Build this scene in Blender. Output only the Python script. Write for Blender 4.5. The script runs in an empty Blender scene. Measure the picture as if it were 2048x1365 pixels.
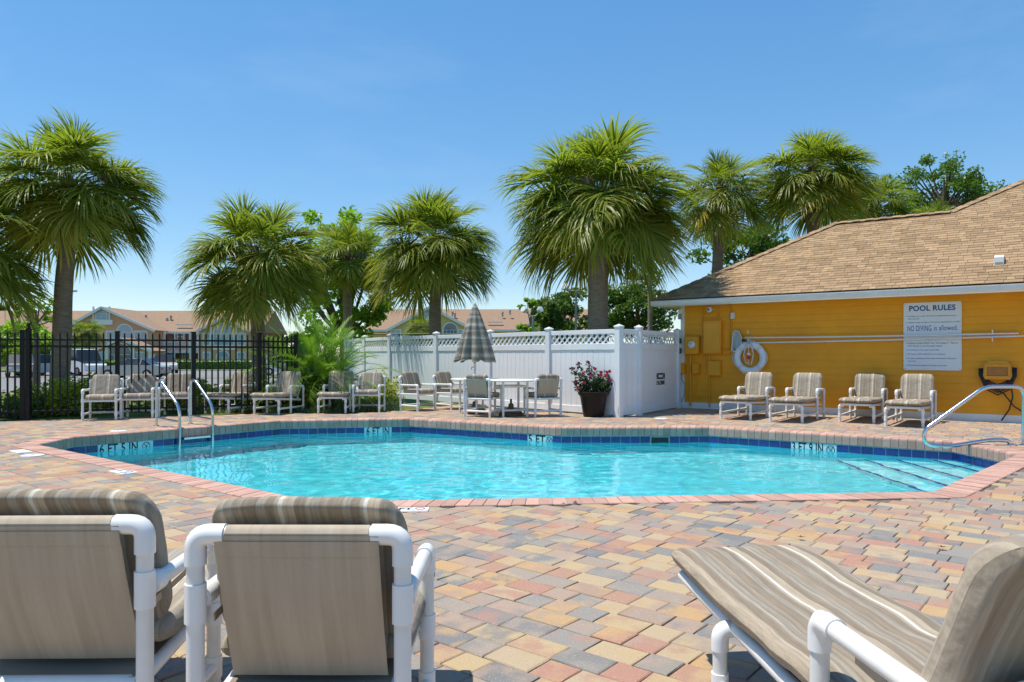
import bpy, math, random
from math import radians, sin, cos, pi
from mathutils import Vector, Matrix, noise

S = bpy.context.scene
COL = S.collection
V = Vector
# ------------------------------------------------------------------ camera
F, H, HZ = 1480.0, 1.22, 711.0            # focal in photo pixels, eye height, horizon row
cam = bpy.data.cameras.new('camera'); cam_o = bpy.data.objects.new('camera', cam); COL.objects.link(cam_o)
cam_o.location = (0, 0, H); cam_o.rotation_euler = (pi/2, 0, 0)
cam.sensor_width = 36; cam.lens = F/2048*36; cam.shift_y = (HZ-682.5)/2048
cam.clip_start = .05; cam.clip_end = 8000
S.camera = cam_o
# ------------------------------------------------------------------ world, sun, exposure
SUN_AZ = V((-.995, .07, 0)).normalized(); SUN_EL = radians(71)
SUN_DIR = V((SUN_AZ.x*cos(SUN_EL), SUN_AZ.y*cos(SUN_EL), sin(SUN_EL)))
W = bpy.data.worlds.new('World'); S.world = W; W.use_nodes = True
wn = W.node_tree; bg = wn.nodes['Background']
sky = wn.nodes.new('ShaderNodeTexSky'); sky.sky_type = 'NISHITA'; sky.sun_disc = False
sky.sun_elevation = SUN_EL; sky.sun_rotation = math.atan2(SUN_AZ.x, SUN_AZ.y)
sky.altitude = 0; sky.air_density = 1.0; sky.dust_density = 0; sky.ozone_density = 4.0
bg.inputs[1].default_value = .10
gm = wn.nodes.new('ShaderNodeGamma'); gm.inputs['Gamma'].default_value = .60
hs = wn.nodes.new('ShaderNodeHueSaturation'); hs.inputs['Saturation'].default_value = 1.58; hs.inputs['Value'].default_value = 2.5
tn = wn.nodes.new('ShaderNodeMix'); tn.data_type = 'RGBA'; tn.blend_type = 'MULTIPLY'; tn.inputs[0].default_value = 1; tn.inputs[7].default_value = (.97, 1.0, 1.03, 1)
tc0 = wn.nodes.new('ShaderNodeTexCoord'); mp0 = wn.nodes.new('ShaderNodeMapping'); mp0.inputs['Scale'].default_value = (1.2, 2.0, 5.0)
cl = wn.nodes.new('ShaderNodeTexNoise'); cl.inputs['Scale'].default_value = 1.6; cl.inputs['Detail'].default_value = 7; cl.inputs['Roughness'].default_value = .62
cr = wn.nodes.new('ShaderNodeValToRGB'); cr.color_ramp.elements[0].position = .52; cr.color_ramp.elements[1].position = .80; cr.color_ramp.elements[1].color = (.07, .07, .07, 1)
cm = wn.nodes.new('ShaderNodeMix'); cm.data_type = 'RGBA'; cm.inputs[7].default_value = (9.5, 10.2, 10.8, 1)
wn.links.new(tc0.outputs['Generated'], mp0.inputs[0]); wn.links.new(mp0.outputs[0], cl.inputs['Vector']); wn.links.new(cl.outputs[0], cr.inputs[0])
wn.links.new(sky.outputs[0], gm.inputs[0]); wn.links.new(gm.outputs[0], hs.inputs['Color']); wn.links.new(hs.outputs[0], tn.inputs[6])
wn.links.new(tn.outputs[2], cm.inputs[6]); wn.links.new(cr.outputs[0], cm.inputs[0]); wn.links.new(cm.outputs[2], bg.inputs[0])
sl = bpy.data.lights.new('sun', 'SUN'); sl.energy = 4.6; sl.angle = radians(.53); sl.color = (1, .945, .85)
sun_o = bpy.data.objects.new('sun', sl); COL.objects.link(sun_o)
sun_o.rotation_euler = SUN_DIR.to_track_quat('Z', 'Y').to_euler(); sun_o.location = (-20, 12, 40)
sl.cycles.is_caustics_light = True        # real refracted sunlight on the pool floor
S.view_settings.view_transform = 'Standard'; S.view_settings.look = 'None'
S.view_settings.gamma = 1; S.view_settings.use_curve_mapping = False
S.view_settings.exposure = .30
S.render.engine = 'CYCLES'
S.cycles.use_denoising = True
S.cycles.max_bounces = 10; S.cycles.transparent_max_bounces = 16

# ------------------------------------------------------------------ helpers
def G(px, py, z=0.0):
    y = (H-z)*F/(py-HZ); return V(((px-1024)/F*y, y, z))
def AT(px, py, Y): return V(((px-1024)/F*Y, Y, H-(py-HZ)/F*Y))
def ZAT(py, Y): return H-(py-HZ)/F*Y
def XAT(px, Y): return (px-1024)/F*Y

class MB:
    def __init__(s): s.v = []; s.f = []; s.a = []
    def add(s, vs, fs, a=0.0):
        n = len(s.v); s.v += [tuple(p) for p in vs]; s.f += [tuple(i+n for i in f) for f in fs]
        s.a += a if isinstance(a, list) else [a]*len(vs); return s
    def box(s, c, d, m=None, a=0.0):
        x, y, z = d[0]/2, d[1]/2, d[2]/2; c = V(c)
        vs = [V((i*x, j*y, k*z)) for k in (-1, 1) for j in (-1, 1) for i in (-1, 1)]
        vs = [c+(m @ p if m else p) for p in vs]
        return s.add(vs, [(0, 2, 3, 1), (4, 5, 7, 6), (0, 1, 5, 4), (2, 6, 7, 3), (0, 4, 6, 2), (1, 3, 7, 5)], a)
    def cbox(s, c, d, ch=.006, m=None, a=0.0):     # box with chamfered edges on every side
        x, y, z = d[0]/2, d[1]/2, d[2]/2; c = V(c)
        ring = lambda X, Y, Z: [V((-X, -Y, Z)), V((X, -Y, Z)), V((X, Y, Z)), V((-X, Y, Z))]
        vs = ring(x-ch, y-ch, -z)+ring(x, y, -z+ch)+ring(x, y, z-ch)+ring(x-ch, y-ch, z)
        vs = [c+(m @ p if m else p) for p in vs]
        fs = [(3, 2, 1, 0), (12, 13, 14, 15)]
        for k in range(3):
            for i in range(4): j = (i+1) % 4; fs.append((k*4+i, k*4+j, k*4+4+j, k*4+4+i))
        return s.add(vs, fs, a)
    def tube(s, pts, r, n=10, cap=True, a=0.0):
        pts = [V(p) for p in pts]; m = len(pts)
        rs = r if isinstance(r, (list, tuple)) else [r]*m
        vs = []; up = None
        for i in range(m):
            t = (pts[min(i+1, m-1)]-pts[max(i-1, 0)]).normalized()
            if up is None: up = t.orthogonal().normalized()
            up = (up-t*up.dot(t)); up = up.normalized() if up.length > 1e-5 else t.orthogonal().normalized()
            w = t.cross(up)
            for k in range(n):
                q = 2*pi*k/n; vs.append(pts[i]+(up*cos(q)+w*sin(q))*rs[i])
        fs = []
        for i in range(m-1):
            for k in range(n): j = (k+1) % n; fs.append((i*n+k, i*n+j, (i+1)*n+j, (i+1)*n+k))
        if cap: fs += [tuple(range(n-1, -1, -1)), tuple(range((m-1)*n, m*n))]
        return s.add(vs, fs, a)
    def lathe(s, prof, n=24, c=(0, 0, 0), a=0.0, cap=True):
        c = V(c); vs = []
        for r, z in prof:
            for k in range(n): q = 2*pi*k/n; vs.append(c+V((r*cos(q), r*sin(q), z)))
        fs = []
        for i in range(len(prof)-1):
            for k in range(n): j = (k+1) % n; fs.append((i*n+k, i*n+j, (i+1)*n+j, (i+1)*n+k))
        if cap: fs += [tuple(range(n-1, -1, -1)), tuple(range((len(prof)-1)*n, len(prof)*n))]
        return s.add(vs, fs, a)
    def grid(s, fn, nu, nv, wrap=False, a=0.0):
        vs = [fn(i/nu, j/nv) for j in range(nv+1) for i in range(nu+(0 if wrap else 1))]
        w = nu if wrap else nu+1
        fs = [(j*w+i, j*w+(i+1) % w, (j+1)*w+(i+1) % w, (j+1)*w+i) for j in range(nv) for i in range(nu)]
        return s.add(vs, fs, a)
    def prism(s, poly, d, a=0.0):                  # poly: list of 3-D points, d: extrusion vector
        n = len(poly); d = V(d); vs = [V(p) for p in poly]; vs += [p+d for p in vs]
        fs = [tuple(range(n-1, -1, -1)), tuple(range(n, 2*n))]+[(i, (i+1) % n, n+(i+1) % n, n+i) for i in range(n)]
        return s.add(vs, fs, a)
    def mesh(s, name, m, smooth=None):
        me = bpy.data.meshes.new(name); me.from_pydata(s.v, [], s.f)
        for x in (m if isinstance(m, (list, tuple)) else [m]): me.materials.append(x)
        if any(s.a):
            at = me.attributes.new('age', 'FLOAT', 'POINT'); at.data.foreach_set('value', s.a)
        if smooth is not None:
            me.polygons.foreach_set('use_smooth', [True]*len(me.polygons))
            if smooth > 0: me.set_sharp_from_angle(angle=radians(smooth))
        me.update(); return me
    def build(s, name, m, parent=None, smooth=None, **k):
        return ob(name, s.mesh(name, m, smooth), parent, **k)

def ob(name, me, parent=None, loc=None, rot=None):
    o = bpy.data.objects.new(name, me); COL.objects.link(o)
    if parent: o.parent = parent
    if loc is not None: o.location = loc
    if rot is not None: o.rotation_euler = rot
    return o
def tag(o, label=None, cat=None, group=None, kind=None):
    if label: o['label'] = label
    if cat: o['category'] = cat
    if group: o['group'] = group
    if kind: o['kind'] = kind
    return o
def thing(name, label, cat, loc=(0, 0, 0), rz=0, group=None):
    o = bpy.data.objects.new(name, None); COL.objects.link(o); o.empty_display_size = .2
    o.location = loc; o.rotation_euler = (0, 0, rz)
    return tag(o, label, cat, group)
KIDS = {}
def kids(o): return [c for c in bpy.data.objects if c.parent is o]
def copy_tree(o, parent=None, tree=None):
    tree = tree or child_map()
    c = o.copy(); COL.objects.link(c); c.parent = parent
    for ch in tree.get(o.name, []): copy_tree(ch, c, tree)
    return c
def child_map():
    t = {}
    for o in bpy.data.objects:
        if o.parent: t.setdefault(o.parent.name, []).append(o)
    return t
def arc(c, r, a0, a1, u, w, n=6):
    c, u, w = V(c), V(u), V(w)
    return [c+(u*cos(a0+(a1-a0)*i/n)+w*sin(a0+(a1-a0)*i/n))*r for i in range(n+1)]
def rounded(pts, r, n=5):                          # polyline with filleted corners
    pts = [V(p) for p in pts]; out = [pts[0]]
    for i in range(1, len(pts)-1):
        a, b, c = pts[i-1], pts[i], pts[i+1]
        d0, d1 = (a-b), (c-b); rr = min(r, d0.length*.49, d1.length*.49)
        p0, p1 = b+d0.normalized()*rr, b+d1.normalized()*rr
        for k in range(n+1):
            t = k/n; out.append(p0*(1-t)**2+b*2*t*(1-t)+p1*t*t)
    return out+[pts[-1]]
def text(name, s, size, m, parent=None, M=None, bold=0.0, ext=.001, align='CENTER', sx=1.0):
    cu = bpy.data.curves.new(name, 'FONT'); cu.body = s; cu.size = size; cu.extrude = ext; cu.offset = bold
    cu.align_x = align; cu.align_y = 'CENTER'; cu.resolution_u = 3; cu.space_character = 1.05
    t = bpy.data.objects.new(name, cu); COL.objects.link(t)
    me = bpy.data.meshes.new_from_object(t, depsgraph=bpy.context.evaluated_depsgraph_get())
    bpy.data.objects.remove(t); bpy.data.curves.remove(cu)
    if M is not None: me.transform(M @ Matrix.Diagonal((sx, 1, 1, 1)))
    me.materials.clear(); me.materials.append(m); me.name = name
    return ob(name, me, parent)
def frame(o, x, z):                                # matrix: local x -> x, local y -> z (up), local z -> out
    x = V(x).normalized(); z = V(z).normalized(); n = x.cross(z)
    m = Matrix((x, z, n)).transposed().to_4x4(); m.translation = o; return m

# ------------------------------------------------------------------ materials
def nodes(name):
    m = bpy.data.materials.new(name); m.use_nodes = True; t = m.node_tree
    return m, t, t.nodes['Principled BSDF'], t.nodes, t.links
def noise_tex(t, scale, detail=4, rough=.55, coord='Object', vec=None, mapping=None):
    n = t.nodes.new('ShaderNodeTexNoise'); n.inputs['Scale'].default_value = scale
    n.inputs['Detail'].default_value = detail; n.inputs['Roughness'].default_value = rough
    if vec is None:
        tc = t.nodes.new('ShaderNodeTexCoord'); vec = tc.outputs[coord]
    if mapping:
        mp = t.nodes.new('ShaderNodeMapping'); mp.inputs['Scale'].default_value = mapping
        t.links.new(vec, mp.inputs['Vector']); vec = mp.outputs[0]
    t.links.new(vec, n.inputs['Vector']); return n
def mixc(t, fac, a, b, mode='MIX'):
    m = t.nodes.new('ShaderNodeMix'); m.data_type = 'RGBA'; m.blend_type = mode
    for val, k in ((fac, 0), (a, 6), (b, 7)):
        if hasattr(val, 'is_linked') or hasattr(val, 'node'): t.links.new(val, m.inputs[k])
        else: m.inputs[k].default_value = val if k == 0 else (*val, 1)
    return m.outputs[2]
def ramp(t, fac, stops, interp='LINEAR'):
    r = t.nodes.new('ShaderNodeValToRGB'); e = r.color_ramp; e.interpolation = interp
    while len(e.elements) < len(stops): e.elements.new(.5)
    for el, (p, c) in zip(e.elements, stops): el.position = p; el.color = (*c, 1) if len(c) == 3 else c
    if fac is not None: t.links.new(fac, r.inputs[0])
    return r
def math_(t, op, a, b=None):
    n = t.nodes.new('ShaderNodeMath'); n.operation = op
    for v, k in ((a, 0), (b, 1)):
        if v is None: continue
        if hasattr(v, 'node'): t.links.new(v, n.inputs[k])
        else: n.inputs[k].default_value = v
    return n.outputs[0]
def bump(t, b, h, strength=.3, dist=.01):
    n = t.nodes.new('ShaderNodeBump'); n.inputs['Strength'].default_value = strength; n.inputs['Distance'].default_value = dist
    t.links.new(h, n.inputs['Height']); t.links.new(n.outputs[0], b.inputs['Normal']); return n
def M(name, c1, c2=None, scale=6, rough=.6, metal=0, bmp=0, bscale=80, spec=.5, coord='Object', dist=.01, mapping=None, island=0):
    m, t, b, N, L = nodes(name)
    b.inputs['Roughness'].default_value = rough; b.inputs['Metallic'].default_value = metal
    b.inputs['Specular IOR Level'].default_value = spec
    if c2 is None: c2 = tuple(x*.86 for x in c1)
    n = noise_tex(t, scale, 5, .6, coord, mapping=mapping)
    r = ramp(t, n.outputs[0], [(.3, (0, 0, 0)), (.7, (1, 1, 1))])
    col = mixc(t, r.outputs[0], c1, c2)
    if island:
        g = N.new('ShaderNodeNewGeometry'); oi = N.new('ShaderNodeObjectInfo')
        f = math_(t, 'FRACT', math_(t, 'ADD', g.outputs['Random Per Island'], oi.outputs['Random']))
        k = math_(t, 'ADD', math_(t, 'MULTIPLY', f, island), 1-island/2)
        cc = N.new('ShaderNodeCombineXYZ')
        for i in range(3): L.new(k, cc.inputs[i])
        col = mixc(t, 1.0, col, (1, 1, 1), 'MULTIPLY'); mm = col.node
        L.new(cc.outputs[0], mm.inputs[7])
    L.new(col, b.inputs['Base Color'])
    if bmp: bump(t, b, noise_tex(t, bscale, 3, .6, coord).outputs[0], bmp, dist)
    return m

PAVER_COLS = [(.0, (.38, .21, .14)), (.11, (.43, .325, .20)), (.20, (.19, .19, .185)), (.30, (.46, .285, .13)), (.40, (.31, .25, .20)),
              (.50, (.39, .19, .135)), (.59, (.25, .23, .205)), (.69, (.45, .33, .175)), (.78, (.36, .255, .19)), (.88, (.155, .16, .165)), (.95, (.35, .23, .165))]
def paver_mat():
    m, t, b, N, L = nodes('paver_concrete'); b.inputs['Roughness'].default_value = .85; b.inputs['Specular IOR Level'].default_value = .25
    g = N.new('ShaderNodeNewGeometry'); oi = N.new('ShaderNodeObjectInfo')
    r1 = math_(t, 'FRACT', math_(t, 'ADD', g.outputs['Random Per Island'], oi.outputs['Random']))
    r2 = math_(t, 'FRACT', math_(t, 'MULTIPLY', r1, 37.7))
    c1 = ramp(t, r1, PAVER_COLS, 'CONSTANT').outputs[0]; c2 = ramp(t, r2, PAVER_COLS, 'CONSTANT').outputs[0]
    pos = g.outputs['Position']
    n = noise_tex(t, 6.5, 3, .5, vec=pos); blend = ramp(t, n.outputs[0], [(.46, (0, 0, 0)), (.62, (1, 1, 1))]).outputs[0]
    col = mixc(t, math_(t, 'MULTIPLY', blend, .75), c1, c2)
    fine = noise_tex(t, 120, 2, .8, vec=pos)
    col = mixc(t, ramp(t, fine.outputs[0], [(.60, (0, 0, 0)), (.74, (1, 1, 1))]).outputs[0], col, (.56, .51, .44))
    dk = noise_tex(t, 150, 2, .7, vec=pos)
    col = mixc(t, math_(t, 'MULTIPLY', ramp(t, dk.outputs[0], [(.55, (0, 0, 0)), (.7, (1, 1, 1))]).outputs[0], .45), col, (.12, .10, .085))
    big = noise_tex(t, .55, 4, .6, vec=pos)
    col = mixc(t, math_(t, 'MULTIPLY', big.outputs[0], .24), col, (.44, .36, .285))
    L.new(col, b.inputs['Base Color'])
    bump(t, b, noise_tex(t, 160, 4, .75, vec=pos).outputs[0], .5, .004)
    return m
def stripes(name, axis, period, stops, rough=.9, off=0.0, fadek=.22):
    m, t, b, N, L = nodes(name); b.inputs['Roughness'].default_value = rough; b.inputs['Specular IOR Level'].default_value = .15
    tc = N.new('ShaderNodeTexCoord'); sp = N.new('ShaderNodeSeparateXYZ'); L.new(tc.outputs['Object'], sp.inputs[0])
    x = math_(t, 'FRACT', math_(t, 'ADD', math_(t, 'MULTIPLY', sp.outputs[axis], 1/period), 10.0+off))
    col = ramp(t, x, stops, 'LINEAR').outputs[0]
    mp = [6, 6, 6]; mp[axis] = 190
    st = noise_tex(t, 1.0, 3, .7, vec=tc.outputs['Object'], mapping=tuple(mp))
    col = mixc(t, .34, col, ramp(t, st.outputs[0], [(.36, (.20, .17, .14)), (.64, (.80, .74, .64))]).outputs[0], 'OVERLAY')
    blot = noise_tex(t, 3.5, 4, .6, vec=tc.outputs['Object'])
    oi = N.new('ShaderNodeObjectInfo')
    col = mixc(t, math_(t, 'MULTIPLY', blot.outputs[0], .3), col, (.33, .29, .23))
    fade = math_(t, 'MULTIPLY', oi.outputs['Random'], fadek)
    col = mixc(t, fade, col, (.56, .50, .42))
    L.new(col, b.inputs['Base Color'])
    n1 = noise_tex(t, 700, 1, .5, vec=tc.outputs['Object']); n2 = noise_tex(t, 11, 3, .55, vec=tc.outputs['Object'])
    bump(t, b, math_(t, 'ADD', math_(t, 'MULTIPLY', n1.outputs[0], .05), n2.outputs[0]), .5, .025)
    return m
def leaf_mat(name, g1, g2, old=(.45, .34, .06), dead=(.28, .19, .10), trans=.35, rnd=.5):
    m, t, b, N, L = nodes(name); b.inputs['Roughness'].default_value = .42; b.inputs['Specular IOR Level'].default_value = .5
    g = N.new('ShaderNodeNewGeometry'); oi = N.new('ShaderNodeObjectInfo')
    f = math_(t, 'FRACT', math_(t, 'ADD', g.outputs['Random Per Island'], oi.outputs['Random']))
    col = mixc(t, f, g1, g2)
    at = N.new('ShaderNodeAttribute'); at.attribute_name = 'age'
    rr = math_(t, 'ADD', at.outputs['Fac'], math_(t, 'MULTIPLY', math_(t, 'SUBTRACT', oi.outputs['Random'], .5), .35))
    k = ramp(t, rr, [(.35, (0, 0, 0)), (.85, (1, 1, 1))]).outputs[0]
    col = mixc(t, k, col, old)
    k2 = ramp(t, at.outputs['Fac'], [(.9, (0, 0, 0)), (1.1 if False else 1.0, (1, 1, 1))]).outputs[0]
    col = mixc(t, k2, col, dead)
    L.new(col, b.inputs['Base Color'])
    tr = N.new('ShaderNodeBsdfTranslucent'); L.new(mixc(t, 1.0, col, (1.0, 1.15, .55), 'MULTIPLY'), tr.inputs[0])
    mx = N.new('ShaderNodeMixShader'); mx.inputs[0].default_value = trans
    L.new(b.outputs[0], mx.inputs[1]); L.new(tr.outputs[0], mx.inputs[2])
    L.new(mx.outputs[0], N['Material Output'].inputs[0])
    return m
def glass_dark(name, c, rough=.05): return M(name, c, c, rough=rough, spec=.6)

MAT = {}
def mats():
    D = MAT
    D['paver'] = paver_mat()
    D['coping'] = M('coping_brick', (.54, .33, .26), (.45, .265, .205), 9, .8, bmp=.4, bscale=120, spec=.25, island=.3, coord='Object')
    D['bed'] = M('joint_sand', (.22, .185, .145), (.13, .11, .085), 12, .95, bmp=.3, spec=.1)
    D['grass'] = M('lawn_grass', (.085, .135, .025), (.13, .165, .04), 2.5, .9, bmp=.8, bscale=45, spec=.15, dist=.03)
    D['asphalt'] = M('asphalt', (.24, .235, .225), (.19, .185, .18), .6, .9, bmp=.2, bscale=30, spec=.2)
    D['kerb'] = M('kerb_concrete', (.55, .45, .25), (.50, .47, .40), .5, .85)
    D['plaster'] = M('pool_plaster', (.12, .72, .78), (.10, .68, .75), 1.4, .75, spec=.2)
    D['plaster_shallow'] = M('shallow_lit_plaster', (.36, .80, .82), (.32, .76, .80), 1.4, .75, spec=.2)  # shallow water dims light less; that brightness is put into this paler colour
    D['tile'] = M('cobalt_tile', (.008, .022, .15), (.012, .035, .20), 9, .15, spec=.6, island=.5)
    D['grout'] = M('tile_grout', (.42, .55, .58), (.30, .44, .50), 14, .8)
    D['whitetile'] = M('white_tile', (.62, .74, .74), (.55, .68, .70), 9, .2)
    D['black'] = M('black_lettering', (.01, .01, .012), (.015, .015, .016), 9, .5)
    D['pvc'] = M('white_pvc', (.81, .805, .78), (.70, .685, .645), 5, .3, spec=.5, bmp=.03, bscale=30)
    D['pvcfit'] = M('white_pvc_fitting', (.84, .84, .83), (.80, .79, .77), 3.5, .26, spec=.5)
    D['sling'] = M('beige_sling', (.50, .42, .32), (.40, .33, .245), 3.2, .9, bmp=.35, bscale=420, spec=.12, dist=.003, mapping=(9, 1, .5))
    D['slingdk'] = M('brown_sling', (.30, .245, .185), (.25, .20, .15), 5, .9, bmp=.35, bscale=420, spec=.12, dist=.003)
    cu = [(0, (0.252, 0.206, 0.155)), (.10, (0.227, 0.181, 0.134)), (.13, (0.311, 0.281, 0.235)), (.20, (0.286, 0.252, 0.210)), (.22, (0.210, 0.168, 0.126)), (.30, (0.227, 0.185, 0.139)),
          (.33, (0.361, 0.315, 0.252)), (.36, (0.378, 0.328, 0.260)), (.365, (0.660, 0.640, 0.582)), (.405, (0.660, 0.640, 0.582)), (.41, (0.403, 0.336, 0.256)), (.54, (0.386, 0.323, 0.248)),
          (.56, (0.202, 0.160, 0.118)), (.66, (0.235, 0.189, 0.143)), (.68, (0.277, 0.252, 0.210)), (.72, (0.386, 0.344, 0.277)), (.735, (0.252, 0.218, 0.176)), (.82, (0.302, 0.277, 0.235)),
          (.85, (0.235, 0.193, 0.143)), (.93, (0.319, 0.265, 0.202)), (.96, (0.218, 0.176, 0.130)), (1.0, (0.252, 0.206, 0.155))]
    D['cushion'] = stripes('striped_cushion', 0, .235, cu, off=.643)
    um = [(0.000, (0.195, 0.179, 0.156)), (0.023, (0.169, 0.156, 0.135)), (0.075, (0.429, 0.395, 0.343)), (0.123, (0.221, 0.203, 0.177)), (0.151, (0.156, 0.143, 0.125)), (0.188, (0.182, 0.168, 0.146)), (0.224, (0.364, 0.335, 0.291)), (0.268, (0.169, 0.156, 0.135)), (0.317, (0.260, 0.239, 0.208)), (0.339, (0.156, 0.143, 0.125)), (0.358, (0.468, 0.430, 0.374)), (0.409, (0.208, 0.191, 0.166)), (0.444, (0.169, 0.156, 0.135)), (0.492, (0.312, 0.287, 0.250)), (0.510, (0.143, 0.131, 0.114)), (0.545, (0.182, 0.168, 0.146)), (0.592, (0.520, 0.478, 0.416)), (0.619, (0.260, 0.239, 0.208)), (0.674, (0.169, 0.156, 0.135)), (0.728, (0.390, 0.359, 0.312)), (0.747, (0.156, 0.143, 0.125)), (0.766, (0.195, 0.179, 0.156)), (0.805, (0.286, 0.263, 0.229)), (0.860, (0.169, 0.156, 0.135)), (0.893, (0.442, 0.407, 0.354)), (0.920, (0.195, 0.179, 0.156)), (0.954, (0.169, 0.156, 0.135)), (0.973, (0.338, 0.311, 0.270)), (1.000, (0.195, 0.179, 0.156))]
    D['umbrella'] = stripes('striped_canopy', 2, 1.25, um, off=.1, fadek=0)
    D['steel'] = M('stainless_steel', (.72, .73, .74), (.62, .63, .64), 6, .16, metal=1)
    D['vinyl'] = M('white_vinyl', (.81, .82, .83), (.70, .71, .715), 1.3, .4, spec=.4)
    D['trim'] = M('white_trim_paint', (.78, .77, .74), (.70, .69, .66), 4, .55)
    D['siding'] = M('ochre_siding', (.86, .37, .008), (.74, .305, .010), 1.7, .55, spec=.35, bmp=.12, bscale=60)
    D['ochre'] = M('ochre_box_paint', (.80, .34, .008), (.71, .29, .008), 5, .5)
    D['shingle'] = M('tan_shingle', (.39, .265, .155), (.30, .20, .115), 3.2, .95, bmp=.5, bscale=160, spec=.1, island=.42)
    D['roofbase'] = M('roof_felt', (.16, .105, .07), (.12, .08, .055), 5, .95)
    D['iron'] = M('black_iron', (.006, .006, .007), (.011, .011, .011), 9, .45, spec=.25)
    D['glassy'] = glass_dark('window_glass', (.10, .14, .18))
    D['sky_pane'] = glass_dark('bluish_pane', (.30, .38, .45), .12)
    D['carglass'] = glass_dark('car_glass', (.02, .025, .03), .25)
    D['rubber'] = M('tyre_rubber', (.02, .02, .02), (.03, .03, .03), 9, .85)
    D['peach'] = M('peach_stucco', (.60, .36, .21), (.56, .335, .19), .6, .85)
    D['brick'] = M('reddish_brick', (.33, .15, .095), (.27, .12, .08), 1.5, .9)
    D['yellow'] = M('yellow_stucco', (.62, .46, .19), (.58, .43, .17), .6, .85)
    D['farroof'] = M('far_tan_shingles', (.32, .21, .135), (.27, .175, .11), 2.5, .95, bmp=.5, bscale=5, dist=.1)
    D['palm'] = leaf_mat('palm_leaf', (.33, .37, .05), (.19, .235, .034), old=(.58, .43, .055), trans=.55)
    D['palmfar'] = leaf_mat('far_palm_leaf', (.12, .17, .035), (.08, .125, .03))
    D['petiole'] = M('palm_petiole', (.19, .21, .05), (.22, .17, .06), 6, .6)
    D['boot'] = M('palm_boot', (.12, .075, .045), (.065, .04, .028), 9, .95, bmp=.6, bscale=40)
    D['trunk'] = M('palm_trunk', (.37, .28, .20), (.21, .155, .11), 5, .95, bmp=.9, bscale=22, dist=.03, mapping=(1, 1, 5))
    D['bark'] = M('tree_bark', (.15, .115, .085), (.09, .068, .05), 8, .95, bmp=.8, bscale=30, dist=.02)
    D['leaf'] = leaf_mat('broad_leaf', (.09, .165, .026), (.165, .26, .042), trans=.5)
    D['leaflime'] = leaf_mat('lime_leaf', (.22, .36, .035), (.32, .45, .05), trans=.6)
    D['leafdark'] = leaf_mat('oak_leaf', (.085, .15, .028), (.15, .23, .042), trans=.5)
    D['leafyel'] = leaf_mat('yellow_shrub_leaf', (.58, .52, .04), (.24, .32, .035), trans=.45)
    D['leafgrey'] = leaf_mat('juniper_leaf', (.10, .15, .065), (.15, .20, .085))
    D['roseleaf'] = leaf_mat('rose_leaf', (.02, .05, .012), (.05, .085, .02), trans=.2)
    D['pygmy'] = leaf_mat('date_palm_leaf', (.15, .29, .03), (.23, .38, .045))
    D['petal'] = M('red_petal', (.62, .015, .03), (.50, .01, .10), 30, .6)
    D['petalpink'] = M('pink_petal', (.60, .03, .22), (.50, .02, .16), 30, .6)
    D['pot'] = M('dark_glazed_pot', (.007, .0055, .005), (.018, .012, .009), 6, .4, spec=.25, bmp=.3, bscale=14)
    D['soil'] = M('dark_soil', (.05, .035, .025), (.03, .02, .015), 20, .95)
    D['signwhite'] = M('sign_white', (.72, .735, .74), (.69, .70, .71), 2, .45)
    D['signblue'] = M('sign_blue', (.008, .10, .32), (.008, .10, .32), 2, .5)
    D['signpale'] = M('sign_small_print', (.10, .22, .42), (.10, .22, .42), 2, .5)
    D['red'] = M('red_plastic', (.62, .02, .02), (.55, .02, .02), 5, .4)
    D['buoy'] = M('white_buoy_foam', (.74, .76, .78), (.68, .70, .73), 5, .5)
    D['rope'] = M('white_rope', (.72, .66, .62), (.62, .55, .52), 40, .9)
    D['net'] = M('net_mesh', (.42, .48, .47), (.36, .42, .42), 30, .8)
    D['hoseyel'] = M('yellow_reel_plastic', (.72, .33, .012), (.62, .27, .012), 8, .4)
    D['blackhose'] = M('black_hose', (.012, .012, .014), (.02, .02, .02), 5, .35)
    D['rust'] = M('rusty_plate', (.30, .13, .04), (.45, .21, .04), 25, .8)
    D['grey'] = M('grey_metal', (.34, .34, .33), (.28, .28, .27), 5, .5)
    D['lens'] = M('lamp_lens', (.70, .72, .72), (.60, .62, .63), 5, .2)
    D['wood'] = M('weathered_pole', (.26, .225, .18), (.19, .16, .13), 8, .9, mapping=(3, 3, .4))
    D['basebrown'] = M('brown_cast_base', (.10, .055, .035), (.07, .04, .025), 8, .55)
    D['blue_sign'] = M('blue_sign_paint', (.03, .13, .42), (.03, .13, .42), 2, .5)
    D['debris'] = M('dry_leaf', (.10, .06, .03), (.06, .04, .02), 30, .9)
    for n, c in (('silver', (.40, .40, .39)), ('bluegrey', (.28, .36, .45)), ('dkgrey', (.08, .085, .09)), ('whitepaint', (.78, .78, .77)), ('beige', (.50, .47, .41)), ('blue', (.08, .17, .36))):
        D['car_'+n] = M('car_paint_'+n, c, c, rough=.22, metal=.3 if n in ('silver', 'bluegrey') else 0, spec=.6)
    D['tail'] = M('tail_lamp', (.5, .02, .02), (.4, .02, .02), 5, .2)
    # water: refracting surface
    m, t, b, N, L = nodes('pool_water'); N.remove(b)
    g = N.new('ShaderNodeBsdfGlass'); g.inputs['IOR'].default_value = 1.33; g.inputs['Roughness'].default_value = 0
    g.inputs['Color'].default_value = (.93, .995, 1, 1)
    L.new(g.outputs[0], N['Material Output'].inputs[0]); D['water'] = m
mats()

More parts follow.
